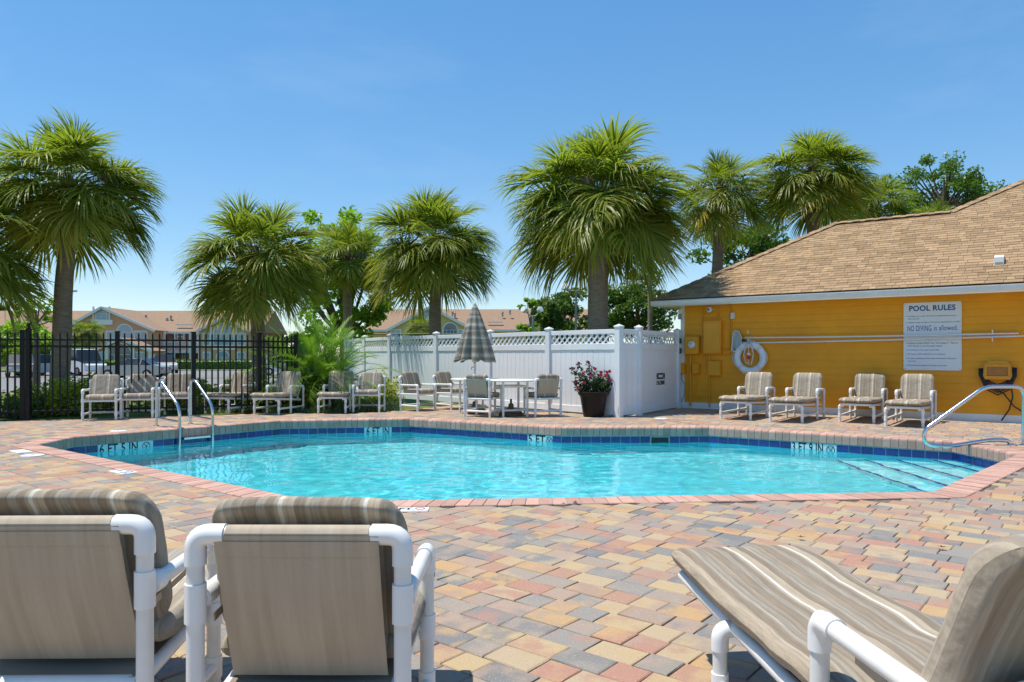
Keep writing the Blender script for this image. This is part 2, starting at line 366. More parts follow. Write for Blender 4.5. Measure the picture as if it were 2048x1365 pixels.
# ------------------------------------------------------------------ plan of the place (metres, camera at the origin)
POOL = [G(72, 890), G(147, 874.5), G(560, 842), G(819, 838), G(1123, 855.5), G(1417, 855), G(1905, 884), G(2038, 909), G(1868, 985), G(630, 1005)]
POOL = [V((p.x, p.y)) for p in POOL]               # runs clockwise seen from above
NP = len(POOL)
WATER = -.25
def offset(poly, d):                               # outward offset of a clockwise polygon
    out = []
    for i in range(len(poly)):
        a, b, c = poly[i-1], poly[i], poly[(i+1) % len(poly)]
        n0 = V((-(b-a).y, (b-a).x)).normalized(); n1 = V((-(c-b).y, (c-b).x)).normalized()
        k = (n0+n1).normalized(); out.append(b+k*(d/max(.4, k.dot(n0))))
    return out
COP_W = .27
COPE = offset(POOL, COP_W); COPE_MID = offset(POOL, .12)
def inside(p, poly):
    r = False; x, y = p[0], p[1]
    for i in range(len(poly)):
        a, b = poly[i-1], poly[i]
        if (a[1] > y) != (b[1] > y) and x < (b[0]-a[0])*(y-a[1])/(b[1]-a[1])+a[0]: r = not r
    return r
CORNER = V((3.96, 17.2)); WU = V((.8, -.6)); WN = V((-.6, -.8))     # pool house: corner, along the wall, out of the wall
def wall_pt(s, z, out=0.0):
    p = CORNER+WU*s+WN*out; return V((p.x, p.y, z))
def wall_at(px, py, out=0.0):
    k = (px-1024)/F; c = CORNER+WN*out
    s = (k*c.y-c.x)/(WU.x-k*WU.y); Y = c.y+WU.y*s
    return s, ZAT(py, Y)
FP = [(-5.45, 24.4), (-4.5, 22.65), (-3.44, 20.9), (-1.96, 19.2), (-.526, 17.7), (.805, 16.1), (2.11, 14.6)]   # white fence posts
GP = [(2.11, 14.6), (2.58, 15.05), (3.80, 17.02)]                                                             # chlorine gate
DECK = [V(p) for p in [(-13, -1.5), (13.5, -1.5), (13.5, 10.05), (4.0, 17.3), (3.70, 17.2), (2.50, 15.2), (2.13, 14.85), (.85, 16.3), (-.45, 17.9), (-1.1, 18.6),
        (-2.5, 16.2), (-3.4, 15.5), (-4.75, 15.6), (-6.2, 15.1), (-7.78, 14.45), (-9.3, 13.75), (-13, 12.2)]]

# ------------------------------------------------------------------ ground
def ground():
    c = sum(POOL, V((0, 0)))/NP
    mb = MB(); rings = [(1, -.06), (1.5, -.06), (2.6, -.06), (5, -.45), (12, -.45), (60, -.45), (500, -.45)]
    base = offset(POOL, .14); vs = []
    for s, z in rings:
        for p in base:
            q = c+(p-c)*s; vs.append((q.x, q.y, z))
    fs = [(k*NP+i, k*NP+(i+1) % NP, (k+1)*NP+(i+1) % NP, (k+1)*NP+i) for k in range(len(rings)-1) for i in range(NP)]
    mb.add(vs, fs); tag(mb.build('ground', MAT['grass']), kind='structure')
ground()
def deck():
    # joint bed: the deck outline with the pool cut out, as a strip between two loops of matching directions
    c = sum(POOL, V((0, 0)))/NP; n = 96
    def hit(poly, a):
        d = V((cos(a), sin(a))); best = None
        for i in range(len(poly)):
            p, q = poly[i-1], poly[i]; e = q-p; den = d.x*e.y-d.y*e.x
            if abs(den) < 1e-9: continue
            w = p-c; t = (w.x*e.y-w.y*e.x)/den; u = (w.x*d.y-w.y*d.x)/den
            if t > 0 and -1e-6 <= u <= 1+1e-6 and (best is None or t < best): best = t
        return c+d*best
    inn, out = offset(POOL, .13), DECK
    A = sorted([2*pi*i/n for i in range(n)]+[math.atan2((p-c).y, (p-c).x) % (2*pi) for p in list(inn)+list(out)])
    A = [a for i, a in enumerate(A) if i == 0 or a-A[i-1] > 1e-4]
    vs = []
    for a in A:
        p = hit(inn, a); q = hit(out, a); vs += [(p.x, p.y, -.009), (q.x, q.y, -.009)]
    m = len(A); fs = [(2*i, 2*i+1, 2*((i+1) % m)+1, 2*((i+1) % m)) for i in range(m)]
    d = MB().add(vs, fs).build('pool_deck', MAT['bed']); tag(d, kind='structure')
    # pavers: rows along the pool's long sides, two lengths mixed
    rnd = random.Random(5)
    u = V((.777, -.629)); w = V((.629, .777)); RW = .154; items = []
    for r in range(-80, 190):
        x = -22+rnd.random()*.2
        while x < 22:
            ln = .154 if rnd.random() < .38 else .231
            ctr = u*(x+ln/2)+w*(r*RW)+V((0, 3)); x += ln
            if inside(ctr, DECK) and not inside(ctr, COPE): items.append((ctr, ln))
    def mesh_for(ln, k):
        rr = random.Random(k*7+int(ln*1000)); a, b = ln-.005, RW-.005
        j = lambda: rr.uniform(-.0022, .0022)
        vs = []
        for ins, z in ((0, -.03), (0, -.005), (.004, -.0012), (.010, 0)):
            for sx, sy in ((-1, -1), (1, -1), (1, 1), (-1, 1)):
                vs.append((sx*(a/2-ins)+j(), sy*(b/2-ins)+j(), z))
        fs = [(12, 13, 14, 15)]+[(k*4+i, k*4+(i+1) % 4, k*4+4+(i+1) % 4, k*4+4+i) for k in range(3) for i in range(4)]
        return vs, fs
    var = {(ln, k): mesh_for(ln, k) for ln in (.154, .231) for k in range(4)}
    mes = {}
    for key, (vs, fs) in var.items():
        mes[key] = MB().add(vs, fs).mesh('paver', MAT['paver'])
    def size(it):
        p = it[0]
        if p.y < .8: return 0
        x = 1024+p.x/p.y*F; y = HZ+H/p.y*F
        if not (-20 < x < 2068 and y < 1385): return 0
        if (x < 300 and y > 1010) or (380 < x < 800 and y > 1010) or (1480 < x and y > 1180): return 0     # behind the near chairs
        return it[1]/p.y**2.2
    items.sort(key=size, reverse=True)
    rot = math.atan2(u.y, u.x); field = MB()
    for i, (p, ln) in enumerate(items):
        k = rnd.randrange(4); z = rnd.gauss(0, .0012); e = (rnd.gauss(0, .006), rnd.gauss(0, .005), rot+rnd.gauss(0, .006))
        if i < 300: ob('paver', mes[(ln, k)], d, loc=(p.x, p.y, z), rot=e)
        else:
            R = Matrix.LocRotScale(V((p.x, p.y, z)), __import__('mathutils').Euler(e), None)
            vs, fs = var[(ln, k)]; field.add([R @ V(q) for q in vs], fs)
    tag(field.build('paver_field', MAT['paver'], d), kind='stuff')
    # flat plaques and round lids let into the deck
    for k, (px, py, wd, dp, rz, txt) in enumerate(((822, 1021, .28, .15, radians(2), '5FT'), (248, 945, .34, .17, radians(-39), '6'), (42, 904, .34, .17, radians(-39), ''))):
        p = G(px, py)
        t = thing('depth_marker_plaque', ['white depth plaque reading 5 FT with red no diving mark beside near coping', 'small white depth plaque in pavers along the coping at left', 'white depth plaque in pavers near the far left pool corner'][k], 'plaque', (p.x, p.y, .004), rz, 'depth plaques set in the deck')
        MB().cbox((0, 0, 0), (wd, dp, .012), .003).build('plate', MAT['signwhite'], t)
        if txt:
            text('lettering', txt, .10, MAT['black'], t, Matrix.Translation((-wd*.25, 0, .0065)), .003, .0004)
            MB().lathe([(.040, 0), (.040, .0012), (.030, .0012), (.030, 0)], 20, (wd*.25, .015, .0065), cap=False).build('no_diving_mark', MAT['red'] if k == 0 else MAT['black'], t)
            text('caption', 'NO DIVING', .026, MAT['black'], t, Matrix.Translation((wd*.25, -.05, .0065)), .0005, .0004)
    for px, py, lab in ((65, 912, 'white round skimmer lid in the deck near left pool corner'), (1322, 838, 'white round skimmer lid in deck before the chlorine gate'), (236, 863, 'small pale skimmer lid in deck behind the left coping')):
        p = G(px, py); r = .125
        o = MB().lathe([(r, -.012), (r, .004), (r-.008, .007), (.02, .008)], 24).build('skimmer_lid', MAT['signwhite'], None, 30, loc=(p.x, p.y, .004))
        tag(o, lab, 'lid', 'skimmer lids')
        MB().lathe([(.018, 0), (.018, .003), (.010, .003)], 10, (0, 0, .008)).build('finger_hole', MAT['grey'], o)
deck()

# ------------------------------------------------------------------ pool
def clip_x(poly, x0):                              # keep x >= x0
    out = []
    for i in range(len(poly)):
        a, b = poly[i-1], poly[i]
        if (a.x >= x0) != (b.x >= x0):
            t = (x0-a.x)/(b.x-a.x); out.append(a+(b-a)*t)
        if b.x >= x0: out.append(b)
    return out
def pool():
    t = tag(bpy.data.objects.new('swimming_pool', None), 'angular swimming pool with turquoise water, brick coping and cobalt tiles', 'pool'); COL.objects.link(t)
    t.location = (0, 10, 0); T = V((0, -10, 0))
    sh = lambda p, z: (p[0], p[1]-10, z)
    floor_z = lambda x: -1.38-.5*max(0, min(1, (2.5-x)/7))
    # basin
    mb = MB()
    vs = [sh(p, -.02) for p in POOL]+[sh(p, floor_z(p.x)) for p in POOL]
    mb.add(vs, [(i, (i+1) % NP, NP+(i+1) % NP, NP+i) for i in range(NP)]+[tuple(range(NP, 2*NP))])
    basin = mb.build('basin', MAT['plaster'], t); basin.cycles.is_caustics_receiver = True
    # steps at the shallow end
    for k, (x0, dz) in enumerate(((4.93, .92), (5.27, .68), (5.62, .44), (6.0, .2))):
        c = clip_x(offset(POOL, -.004), x0); z = WATER-dz
        st = MB().prism([sh(p, z-.26 if k else -1.36) for p in c], (0, 0, (z-(z-.26)) if k else z+1.36)).build('step', MAT['plaster_shallow'], basin); st.cycles.is_caustics_receiver = True
        ys = sorted(p.y for p in c if abs(p.x-x0) < 1e-4)
        nt = MB().box((x0+.022, (ys[0]+ys[-1])/2-10, z+.001), (.05, ys[-1]-ys[0]-.03, .014)).build('nosing_tile', MAT['tile'], basin); nt.cycles.is_caustics_receiver = True
    # tile band on the sides one can see, 0.15 high under the coping
    def band(i, jobs):
        a, b = POOL[i], POOL[(i+1) % NP]; d = (b-a); L = d.length; d = d/L; nrm = V((d.y, -d.x))     # into the pool
        tri = [(a+nrm*.004), (b+nrm*.004)]
        MB().add([sh(tri[0], -.145), sh(tri[1], -.145), sh(tri[1], -.325), sh(tri[0], -.325)], [(0, 1, 2, 3)]).build('tile_backing', MAT['grout'], t)
        n = max(1, round(L/.168)); step = L/n; rot = math.atan2(d.y, d.x)
        for k in range(n):
            s0, s1 = k*step, (k+1)*step
            if any(s0 < q1-.01 and s1 > q0+.01 for q0, q1 in jobs): continue
            c = a+d*((s0+s1)/2)+nrm*.006
            ob('tile', tile_mesh(step), t, loc=sh(c, -.232), rot=(0, 0, rot))
    cache = {}
    def tile_mesh(step):
        key = round(step, 3)
        if key not in cache: cache[key] = MB().cbox((0, 0, 0), (step-.011, .010, .152), .0025).mesh('tile', MAT['tile'])
        return cache[key]
    def param(i, px):                              # where the view ray of column px crosses side i
        a, b = POOL[i], POOL[(i+1) % NP]; k = (px-1024)/F
        tt = (k*a.y-a.x)/((b-a).x-k*(b-a).y); return tt*(b-a).length
    marks = {1: [(203, 303, '6 FT 5 IN', True)], 2: [(722, 773, '6 FT IN', False)], 3: [(1057, 1103, '5 FT', True)], 5: [(1579, 1685, '3 FT 9 IN', True)]}
    for i in range(0, 7):
        jobs = []; a, b = POOL[i], POOL[i+1]; d = (b-a); L = d.length; d = d/L; nrm = V((d.y, -d.x)); n = max(1, round(L/.168)); step = L/n
        for p0, p1, s, sym in marks.get(i, []):
            q0, q1 = param(i, p0), param(i, p1); q0 = round(q0/step)*step; q1 = max(q0+3*step, round(q1/step)*step); jobs.append((q0, q1))
            c = a+d*((q0+q1)/2)+nrm*.006
            pl = MB().cbox((0, 0, 0), (q1-q0-.008, .011, .156), .0025).build('depth_tile', MAT['whitetile'], t, None, loc=sh(c, -.232), rot=(0, 0, math.atan2(d.y, d.x)))
            wd = q1-q0; fr = frame((-wd*.10 if sym else 0, -.0062, .002), (1, 0, 0), (0, 0, 1))
            tx = text('lettering', s, .195, MAT['black'], pl, fr, .004, .0004)
            xs = [v.co.x for v in tx.data.vertices]; w0 = max(xs)-min(xs); k = wd*(.68 if sym else .84)/w0; mx = (max(xs)+min(xs))/2
            for v in tx.data.vertices: v.co.x = (v.co.x-mx)*k+(-wd*.13 if sym else 0)
            if sym:
                mb = MB(); cx = wd*.37; R = min(.058, wd*.11)
                ring = [(cx+R*cos(q), -.0068, R*sin(q)) for q in [2*pi*j/20 for j in range(21)]]
                mb.tube(ring, .005, 6, False); mb.tube([(cx-R*.7, -.0068, -R*.7), (cx+R*.7, -.0068, R*.7)], .004, 6); mb.tube([(cx-R*.7, -.0068, R*.7), (cx+R*.7, -.0068, -R*.7)], .004, 6)
                mb.build('no_diving_symbol', MAT['black'], pl)
        if i == 4:
            q0, q1 = param(4, 1308), param(4, 1341); q0 = round(q0/step)*step; q1 = q0+2*step; jobs.append((q0, q1)); c = a+d*((q0+q1)/2); wd = q1-q0
            mb = MB(); r = math.atan2(d.y, d.x)
            sk = MB()
            for cc, dd in (((0, 0, .072), (wd, .03, .014)), ((0, 0, -.072), (wd, .03, .014)), ((-wd/2+.01, 0, 0), (.02, .03, .13)), ((wd/2-.01, 0, 0), (.02, .03, .13))): sk.box(cc, dd)
            so = sk.build('skimmer_mouth', MAT['grey'], t, loc=sh(c+nrm*.012, -.232), rot=(0, 0, r))
            MB().box((0, .004, 0), (wd-.04, .012, .128)).build('opening', MAT['black'], so)
        band(i, jobs)
    # near sides: a plain tile course, hidden under the near coping
    for i in range(7, NP):
        a, b = POOL[i], POOL[(i+1) % NP]; d = (b-a).normalized(); nrm = V((d.y, -d.x))
        MB().add([sh(a+nrm*.006, -.15), sh(b+nrm*.006, -.15), sh(b+nrm*.006, -.32), sh(a+nrm*.006, -.32)], [(0, 1, 2, 3)]).build('tile_course', MAT['tile'], t)
    # coping: bullnosed bricks mitred at the corners
    inn = offset(POOL, -.02); rnd = random.Random(3)
    tot = sum((POOL[(i+1) % NP]-POOL[i]).length for i in range(NP)); bw = tot/296
    for i in range(NP):
        j = (i+1) % NP; L = (POOL[j]-POOL[i]).length; n = max(1, round(L/bw)); g = .0035/(L/n)
        for k in range(n):
            s0, s1 = (k+g)/n, (k+1-g)/n; zt = .010+rnd.gauss(0, .0012)
            I0, I1 = inn[i].lerp(inn[j], s0), inn[i].lerp(inn[j], s1); O0, O1 = COPE[i].lerp(COPE[j], s0), COPE[i].lerp(COPE[j], s1)
            prof = [(.0, -.022), (.0, zt-.006), (.025, zt), (.88, zt), (.945, zt-.005), (.985, zt-.017), (1.0, zt-.036), (1.0, -.135), (.985, -.143), (.90, -.143)]
            m_ = len(prof); vs = [sh(O0.lerp(I0, f), z) for f, z in prof]+[sh(O1.lerp(I1, f), z) for f, z in prof]
            fs = [(q, q+1, m_+q+1, m_+q) for q in range(m_-1)]+[tuple(range(m_-1, -1, -1)), tuple(range(m_, 2*m_))]
            MB().add(vs, fs).build('coping_brick', MAT['coping'], t)
    # mortar bed between the coping bricks
    a0, b0 = offset(POOL, .03), offset(POOL, .25)
    vs = [sh(p, .000) for p in a0]+[sh(p, .000) for p in b0]+[sh(p, -.135) for p in a0]
    MB().add(vs, [(i, (i+1) % NP, NP+(i+1) % NP, NP+i) for i in range(NP)]+[(i, (i+1) % NP, 2*NP+(i+1) % NP, 2*NP+i) for i in range(NP)]).build('mortar_bed', MAT['grout'], t)
    # water surface with real ripples
    st = .05; x0, y0, x1, y1 = -7.2, 5.9, 6.5, 14.5; nx, ny = int((x1-x0)/st), int((y1-y0)/st)
    def hgt(x, y):
        a = .35+.65*max(0, noise.noise((x*.35, y*.35, 7))+.5)
        return a*(.010*noise.noise((x*1.5+.4*y, y*1.9, 0))+.0095*noise.noise((x*3.4+.3*y, y*4.4, 4))+.0050*noise.noise((x*8, y*9.5, 9)))
    poly = offset(POOL, .004); big = offset(POOL, .05); vs = []; idx = {}
    fs = []
    for j in range(ny+1):
        for i in range(nx+1):
            x, y = x0+i*st, y0+j*st
            if inside((x, y), big): idx[(i, j)] = len(vs); vs.append(sh((x, y), WATER+hgt(x, y)))
    for j in range(ny):
        for i in range(nx):
            q = [idx.get(k) for k in ((i, j), (i+1, j), (i+1, j+1), (i, j+1))]
            if None not in q: fs.append(tuple(q))
    wo = MB().add(vs, fs).build('water', MAT['water'], t, 0); wo.cycles.is_caustics_caster = True
    return t
pool()

# ------------------------------------------------------------------ pool house
EAVE0 = V((3.26, 17.1)); EZ = 2.49; PITCH = .584
def roof_pt(a, d, dz=0.0):                         # a along the eave, d inwards
    p = EAVE0+WU*a-WN*d; return V((p.x, p.y, EZ+PITCH*d+dz))
def pool_house():
    t = thing('pool_house', 'ochre clapboard pool house with tan shingled hip roof', 'building', (CORNER.x, CORNER.y, 0))
    o = V((CORNER.x, CORNER.y, 0)); LEN = 13
    P = lambda s, z, out=0: wall_pt(s, z, out)-o
    # core walls
    mb = MB(); back = 6.2
    for s0, s1, o0, o1 in ((0, LEN, -.02, -.14), (0.0, .12, -.14, -back),):
        poly = [P(s0, 0, o0), P(s1, 0, o0), P(s1, 0, o1), P(s0, 0, o1)]; mb.prism(poly, (0, 0, 2.56))
    wall = mb.build('wall', MAT['siding'], t)
    # clapboards, each leaning out at its lower edge
    n = 17; z0, z1 = .14, 2.50; ex = (z1-z0)/n
    for k in range(n):
        a, b = z0+k*ex, z0+(k+1)*ex+.012
        poly = [P(0.06, a, -.015), P(0.06, a, .016), P(.06, b, -.006), P(.06, b, -.015)]
        MB().prism(poly, (WU.x*(LEN-.1), WU.y*(LEN-.1), 0)).build('siding_board', MAT['siding'], wall)
    mb = MB(); mb.prism([P(.06, -.03, .002), P(.06, -.03, .022), P(.06, .138, .022), P(.06, .138, .002)], (WU.x*(LEN-.1), WU.y*(LEN-.1), 0))
    mb.build('base_board', MAT['trim'], t)
    mb = MB(); mb.prism([P(-.03, 0, .03), P(.062, 0, .03), P(.062, 0, -.03), P(-.03, 0, -.03)], (0, 0, 2.45)); mb.build('corner_board', MAT['trim'], t)
    # soffit, fascia and gutter
    R = lambda a, d, dz=0: roof_pt(a, d, dz)-o
    def flat(a, d, z): p = EAVE0+WU*a-WN*d; return V((p.x, p.y, z))-o
    AE = 14
    MB().prism([flat(.03, .03, 2.36), flat(AE, .03, 2.36), flat(AE, .62, 2.36), flat(.03, 6.4, 2.36)], (0, 0, .02)).build('soffit', MAT['trim'], t)
    MB().prism([flat(0, 0, 2.335), flat(AE, 0, 2.335), flat(AE, .025, 2.335), flat(.025, .025, 2.335)], (0, 0, .14)).build('fascia', MAT['trim'], t)
    MB().prism([flat(0, 0.028, 2.335), flat(.025, .028, 2.335), flat(.025, 6.4, 2.335), flat(0, 6.4, 2.335)], (0, 0, .14)).build('fascia', MAT['trim'], t)
    g = MB(); prof = [(-.004, .0), (-.06, .0), (-.085, .035), (-.085, .085), (-.10, .10), (-.10, .108), (-.08, .108), (-.075, .04), (-.05, .015), (-.004, .012)]
    g.prism([flat(-.02, d, 2.35+z) for d, z in prof], WU.to_3d()*AE); g.build('gutter', MAT['trim'], t)
    # roof planes
    rb = MB(); dm = 7.0; A2 = 5.59
    front = [R(0, 0), R(AE, 0), R(AE, dm), R(A2+dm-3.2, dm), R(A2, 3.2), R(3.2, 3.2)]
    rb.add(front, [tuple(range(6))])
    rb.add([R(0, 0), R(3.2, 3.2), flat(0, 6.4, EZ)], [(0, 1, 2)])
    rb.add([R(3.2, 3.2), R(A2, 3.2), flat(A2, 6.4, EZ), flat(0, 6.4, EZ)], [(0, 1, 2, 3)])
    rb.add([R(A2, 3.2), R(A2+dm-3.2, dm), flat(A2, 2*dm, EZ), flat(A2, 6.4, EZ)], [(0, 1, 2, 3)])
    roof = rb.build('roof', MAT['roofbase'], t)
    # shingles on the front slope
    rnd = random.Random(8); slope = math.hypot(1, PITCH); exp = .118; tab = []
    up = (V((-WN.x, -WN.y, PITCH))).normalized(); nrm = WU.to_3d().cross(up).normalized()
    if nrm.z < 0: nrm = -nrm
    Rm = Matrix((WU.to_3d(), up, nrm)).transposed()
    r = 0; ds = .0
    while ds/slope < dm-.05:
        d0 = ds/slope
        amin = d0 if d0 < 3.2 else A2+d0-3.2; amax = 11.0
        a = amin+.02+rnd.random()*.1
        while a < amax:
            w = rnd.choice((.12, .16, .20, .24, .28)); c = roof_pt(a+w/2, (ds+.075)/slope)-o+nrm*(.010+rnd.random()*.004)
            if a+w/2 > amin+.06: tab.append((c, w, rnd.random()))
            a += w+.006
        ds += exp; r += 1
    def vis(it):
        p = it[0]+o; x = 1024+p.x/p.y*F; return 0 if x > 2060 else it[1]/p.y**2
    tab.sort(key=vis, reverse=True)
    mes = {}; field = MB()
    for i, (c, w, q) in enumerate(tab):
        tilt = Rm @ Matrix.Rotation(radians(-3.5), 3, 'X')
        if i < 300:
            if w not in mes: mes[w] = MB().box((0, 0, 0), (w, .155, .009)).mesh('shingle', MAT['shingle'])
            ob('shingle', mes[w], roof, loc=c, rot=tilt.to_euler())
        else: field.box(c, (w, .155, .009), tilt)
    tag(field.build('shingle_field', MAT['shingle'], roof), kind='stuff')
    # hip and ridge caps
    def caps(p, q, nm):
        mb = MB(); d = (q-p); L = d.length; n = int(L/.14); d.normalize()
        side = d.cross(V((0, 0, 1))).normalized()
        for k in range(n):
            c = p+d*(L*(k+.5)/n); lift = .012+(.010 if k % 2 else 0)
            for s in (-1, 1):
                m = Matrix((d, (side*s-V((0, 0, .42))).normalized(), d.cross((side*s-V((0, 0, .42))).normalized()))).transposed()
                mb.box(c+side*s*.06+V((0, 0, lift-.015)), (.17, .14, .012), m)
        mb.build(nm, MAT['shingle'], roof)
    caps(R(0, 0, .01), R(3.2, 3.2, .02), 'hip_cap'); caps(R(3.2, 3.2, .02), R(A2, 3.2, .02), 'ridge_cap'); caps(R(A2, 3.2, .02), R(A2+dm-3.2, dm, .02), 'hip_cap')
    # roof vent
    k = None
    px, py = 1998, 531
    tt = 15.0
    for it in range(40):
        p = AT(px, py, tt); d = (V((p.x, p.y))-EAVE0).dot(-WN); e = p.z-(EZ+PITCH*d); tt -= e/(-(.1216)+.0) * -.12 if False else 0
        f0 = e; p2 = AT(px, py, tt+.01); d2 = (V((p2.x, p2.y))-EAVE0).dot(-WN); f1 = p2.z-(EZ+PITCH*d2); tt -= f0/((f1-f0)/.01)
    p = AT(px, py, tt); v = MB()
    v.prism([V(q) for q in ((-.075, -.02, -.10), (-.075, -.02, .09), (-.075, .05, .13), (-.075, .30, .13), (-.075, .30, -.05))], (.15, 0, 0))
    vo = v.build('roof_vent', MAT['trim'], roof, None, loc=p-o+V((0, 0, .06)), rot=(0, 0, math.atan2(WU.y, WU.x)))
    MB().box((0, -.024, -.045), (.12, .012, .08)).build('vent_mouth', MAT['grey'], vo)
    # conduits painted like the wall
    def conduit(pts, r=.014):
        q = []
        for px, py in pts: s, z = wall_at(px, py, .03); q.append(wall_pt(s, z, .03)-o)
        MB().tube(rounded(q, .05, 3), r, 8).build('conduit', MAT['ochre'], t, 40)
    conduit([(1405, 612), (1405, 700), (1418, 703)]); conduit([(1437, 610), (1437, 642)]); conduit([(1459, 607), (1459, 700), (1450, 700)]); conduit([(1462, 606), (1463, 660)], .009)
    conduit([(1381, 705), (1381, 812)], .03); conduit([(1419, 705), (1419, 815)], .018); conduit([(1407, 705), (1411, 725), (1420, 727)], .016)
    conduit([(1446, 710), (1455, 710), (1466, 703)], .008); conduit([(1395, 760), (1390, 790), (1402, 800)], .006); conduit([(1404, 628), (1420, 628)], .008)
    return t
HOUSE = pool_house()
def on_wall(name, label, cat, px, py, out=.02, group=None):
    s, z = wall_at(px, py, out); p = wall_pt(s, z, out)
    return thing(name, label, cat, p, math.atan2(WU.y, WU.x), group)       # local x along wall, -y out of the wall
def wsize(px0, px1, py):
    s0, _ = wall_at(px0, py); s1, _ = wall_at(px1, py); return abs(s1-s0)
def hsize(py0, py1, px): return abs(wall_at(px, py0)[1]-wall_at(px, py1)[1])
def wall_items():
    # pool rules board
    t = on_wall('pool_rules_sign', 'white pool rules board with blue lettering on the ochre wall', 'sign', 1864, 673, .03)
    w, h = wsize(1806, 1922, 673), hsize(606, 742, 1864)
    mb = MB(); pts = []
    for cx, cz, a0 in ((w/2-.03, h/2-.03, 0), (-w/2+.03, h/2-.03, pi/2), (-w/2+.03, -h/2+.03, pi), (w/2-.03, -h/2+.03, 3*pi/2)):
        pts += [(cx+.03*cos(a0+k*pi/8), 0, cz+.03*sin(a0+k*pi/8)) for k in range(5)]
    mb.prism(pts, (0, .012, 0)); bd = mb.build('board', MAT['signwhite'], t)
    fr = lambda x, z: frame((x, -.0015, z), (1, 0, 0), (0, 0, 1))
    def line(s, size, x, z, m, width=None, bold=0, al='LEFT', nm='lettering'):
        tx = text(nm, s, size, m, t, fr(0, 0), bold, .0008, al)
        xs = [v.co.x for v in tx.data.vertices]; w0 = max(xs)-min(xs); k = width/w0 if width else 1; x_ = min(xs)
        for v in tx.data.vertices: v.co.x = (v.co.x-x_)*k+x; v.co.z += z
    line('POOL RULES', .14, -w*.40, h*.412, MAT['signblue'], w*.80, .005)
    line('NO DIVING', .155, -w*.43, h*.115, MAT['signblue'], w*.42, .0005); line('is allowed.', .14, w*.035, h*.118, MAT['signblue'], w*.40, .0005)
    rows = [(.30, 'No lifeguard on duty. All persons using the pool do so at', .83), (.262, 'their own risk.', .2), (.207, 'Children under the age of 14 must be supervised by an adult.', .90),
            (-.045, 'Proper swim attire is required.', .44), (-.10, 'Children in diapers MUST wear "swim diapers".  They are', .86), (-.142, 'NOT allowed in pool with regular diapers.', .6),
            (-.20, 'No running or horse play on pool deck.', .55), (-.262, 'No food or drink is allowed in or around pool.', .65), (-.325, 'No glass containers of any kind are allowed in fenced in', .83), (-.365, 'pool area.', .14), (-.428, 'No animals are allowed in fenced in pool area.', .68)]
    for z, s, wd in rows:
        dot = s[0].isupper() and s[:3] != 'NOT'
        line(s, .036, -w*.42, h*z, MAT['signpale'], w*wd, .0006, nm='small_print')
        if dot: MB().box((-w*.45, -.001, h*z), (.014, .002, .014)).build('bullet', MAT['signpale'], t)
    for x in (-1, 1):
        for z in (-1, 1): MB().lathe([(.008, 0), (.006, .004)], 8).build('screw', MAT['grey'], t, None, loc=(x*(w/2-.03), -.001, z*(h/2-.03)), rot=(pi/2, 0, 0))
    # two aluminium poles across the wall
    for (a, b, lab, hk) in (((1490, 676), (2037, 667), 'upper telescopic pool pole lying on wall hooks', 1), ((1512, 686), (2090, 671), 'lower telescopic pool pole hung below the other on hooks', 0)):
        s0, z0 = wall_at(*a, .10); s1, z1 = wall_at(*b, .10); p0, p1 = wall_pt(s0, z0, .10), wall_pt(s1, z1, .10)
        t = thing('pool_pole', lab, 'pole', p0, 0, 'aluminium poles on the wall'); q = p1-p0
        mid = q*.5+V((0, 0, -.012))
        MB().tube([V((0, 0, 0)), q*.25+V((0, 0, -.009)), mid, q*.75+V((0, 0, -.009)), q], .017, 10).build('tube', MAT['lens'], t, 40)
        MB().tube([q*.93, q*1.0], .02, 10).build('end_sleeve', MAT['steel'], t, 40)
    for px, lab in ((1500, 'white hook holding poles by the lifebuoy'), (1986, 'white hook holding poles near the hose reel')):
        t = on_wall('pole_hook', lab, 'hook', px, 670, 0, 'hooks for the pool poles')
        MB().tube(rounded([(0, 0, .03), (0, -.13, .03), (0, -.13, .09)], .03, 3), .012, 8).build('upper_peg', MAT['pvc'], t, 40)
        MB().tube(rounded([(0, 0, -.12), (0, -.13, -.12), (0, -.13, -.06)], .03, 3), .012, 8).build('lower_peg', MAT['pvc'], t, 40)
    # lifebuoy
    t = on_wall('lifebuoy', 'white ring lifebuoy with rope and red float on wall', 'lifebuoy', 1500, 716, .07)
    R0, r0 = .285, .072
    MB().grid(lambda u, v: V(((R0+r0*cos(2*pi*v)*1.05)*cos(2*pi*u), r0*.8*sin(2*pi*v), (R0+r0*cos(2*pi*v)*1.05)*sin(2*pi*u))), 40, 14, True).build('ring', MAT['buoy'], t, 0)
    for k in range(4):
        a = pi/4+k*pi/2; mb = MB()
        d, e = V((cos(a), 0, sin(a))), V((-sin(a), 0, cos(a)))
        mb.grid(lambda u, v: d*(R0+r0*1.09*cos(2*pi*u))+V((0, r0*.85*sin(2*pi*u), 0))+e*(v-.5)*.055, 14, 1, True).build('band', MAT['rope'], t, 0)
    mb = MB(); pts = []
    for k in range(33):
        a = 2*pi*k/32; rr = .375-.02*cos(4*a+pi)-.01; pts.append((rr*cos(a), -.02, rr*sin(a)))
    mb.tube(pts, .009, 6, False).build('grab_rope', MAT['rope'], t, 0)
    mb = MB()
    for k, (x, zz) in enumerate(((-.05, .30), (.0, .33), (.05, .30))):
        mb.tube([(x*.3, -.06, .42), (x*1.6, -.09, .25), (x*2.2, -.09, .05), (x*1.2, -.09, -.10-.03*k), (x*-1.2, -.095, -.12), (x*-2.0, -.09, .08), (x*-.5, -.08, .38)], .008, 6)
    mb.build('coiled_line', MAT['rope'], t, 0)
    MB().lathe([(.01, -.05), (.04, -.035), (.045, 0), (.04, .03), (.01, .045)], 12).build('float', MAT['red'], t, 40, loc=(.01, -.11, .02))
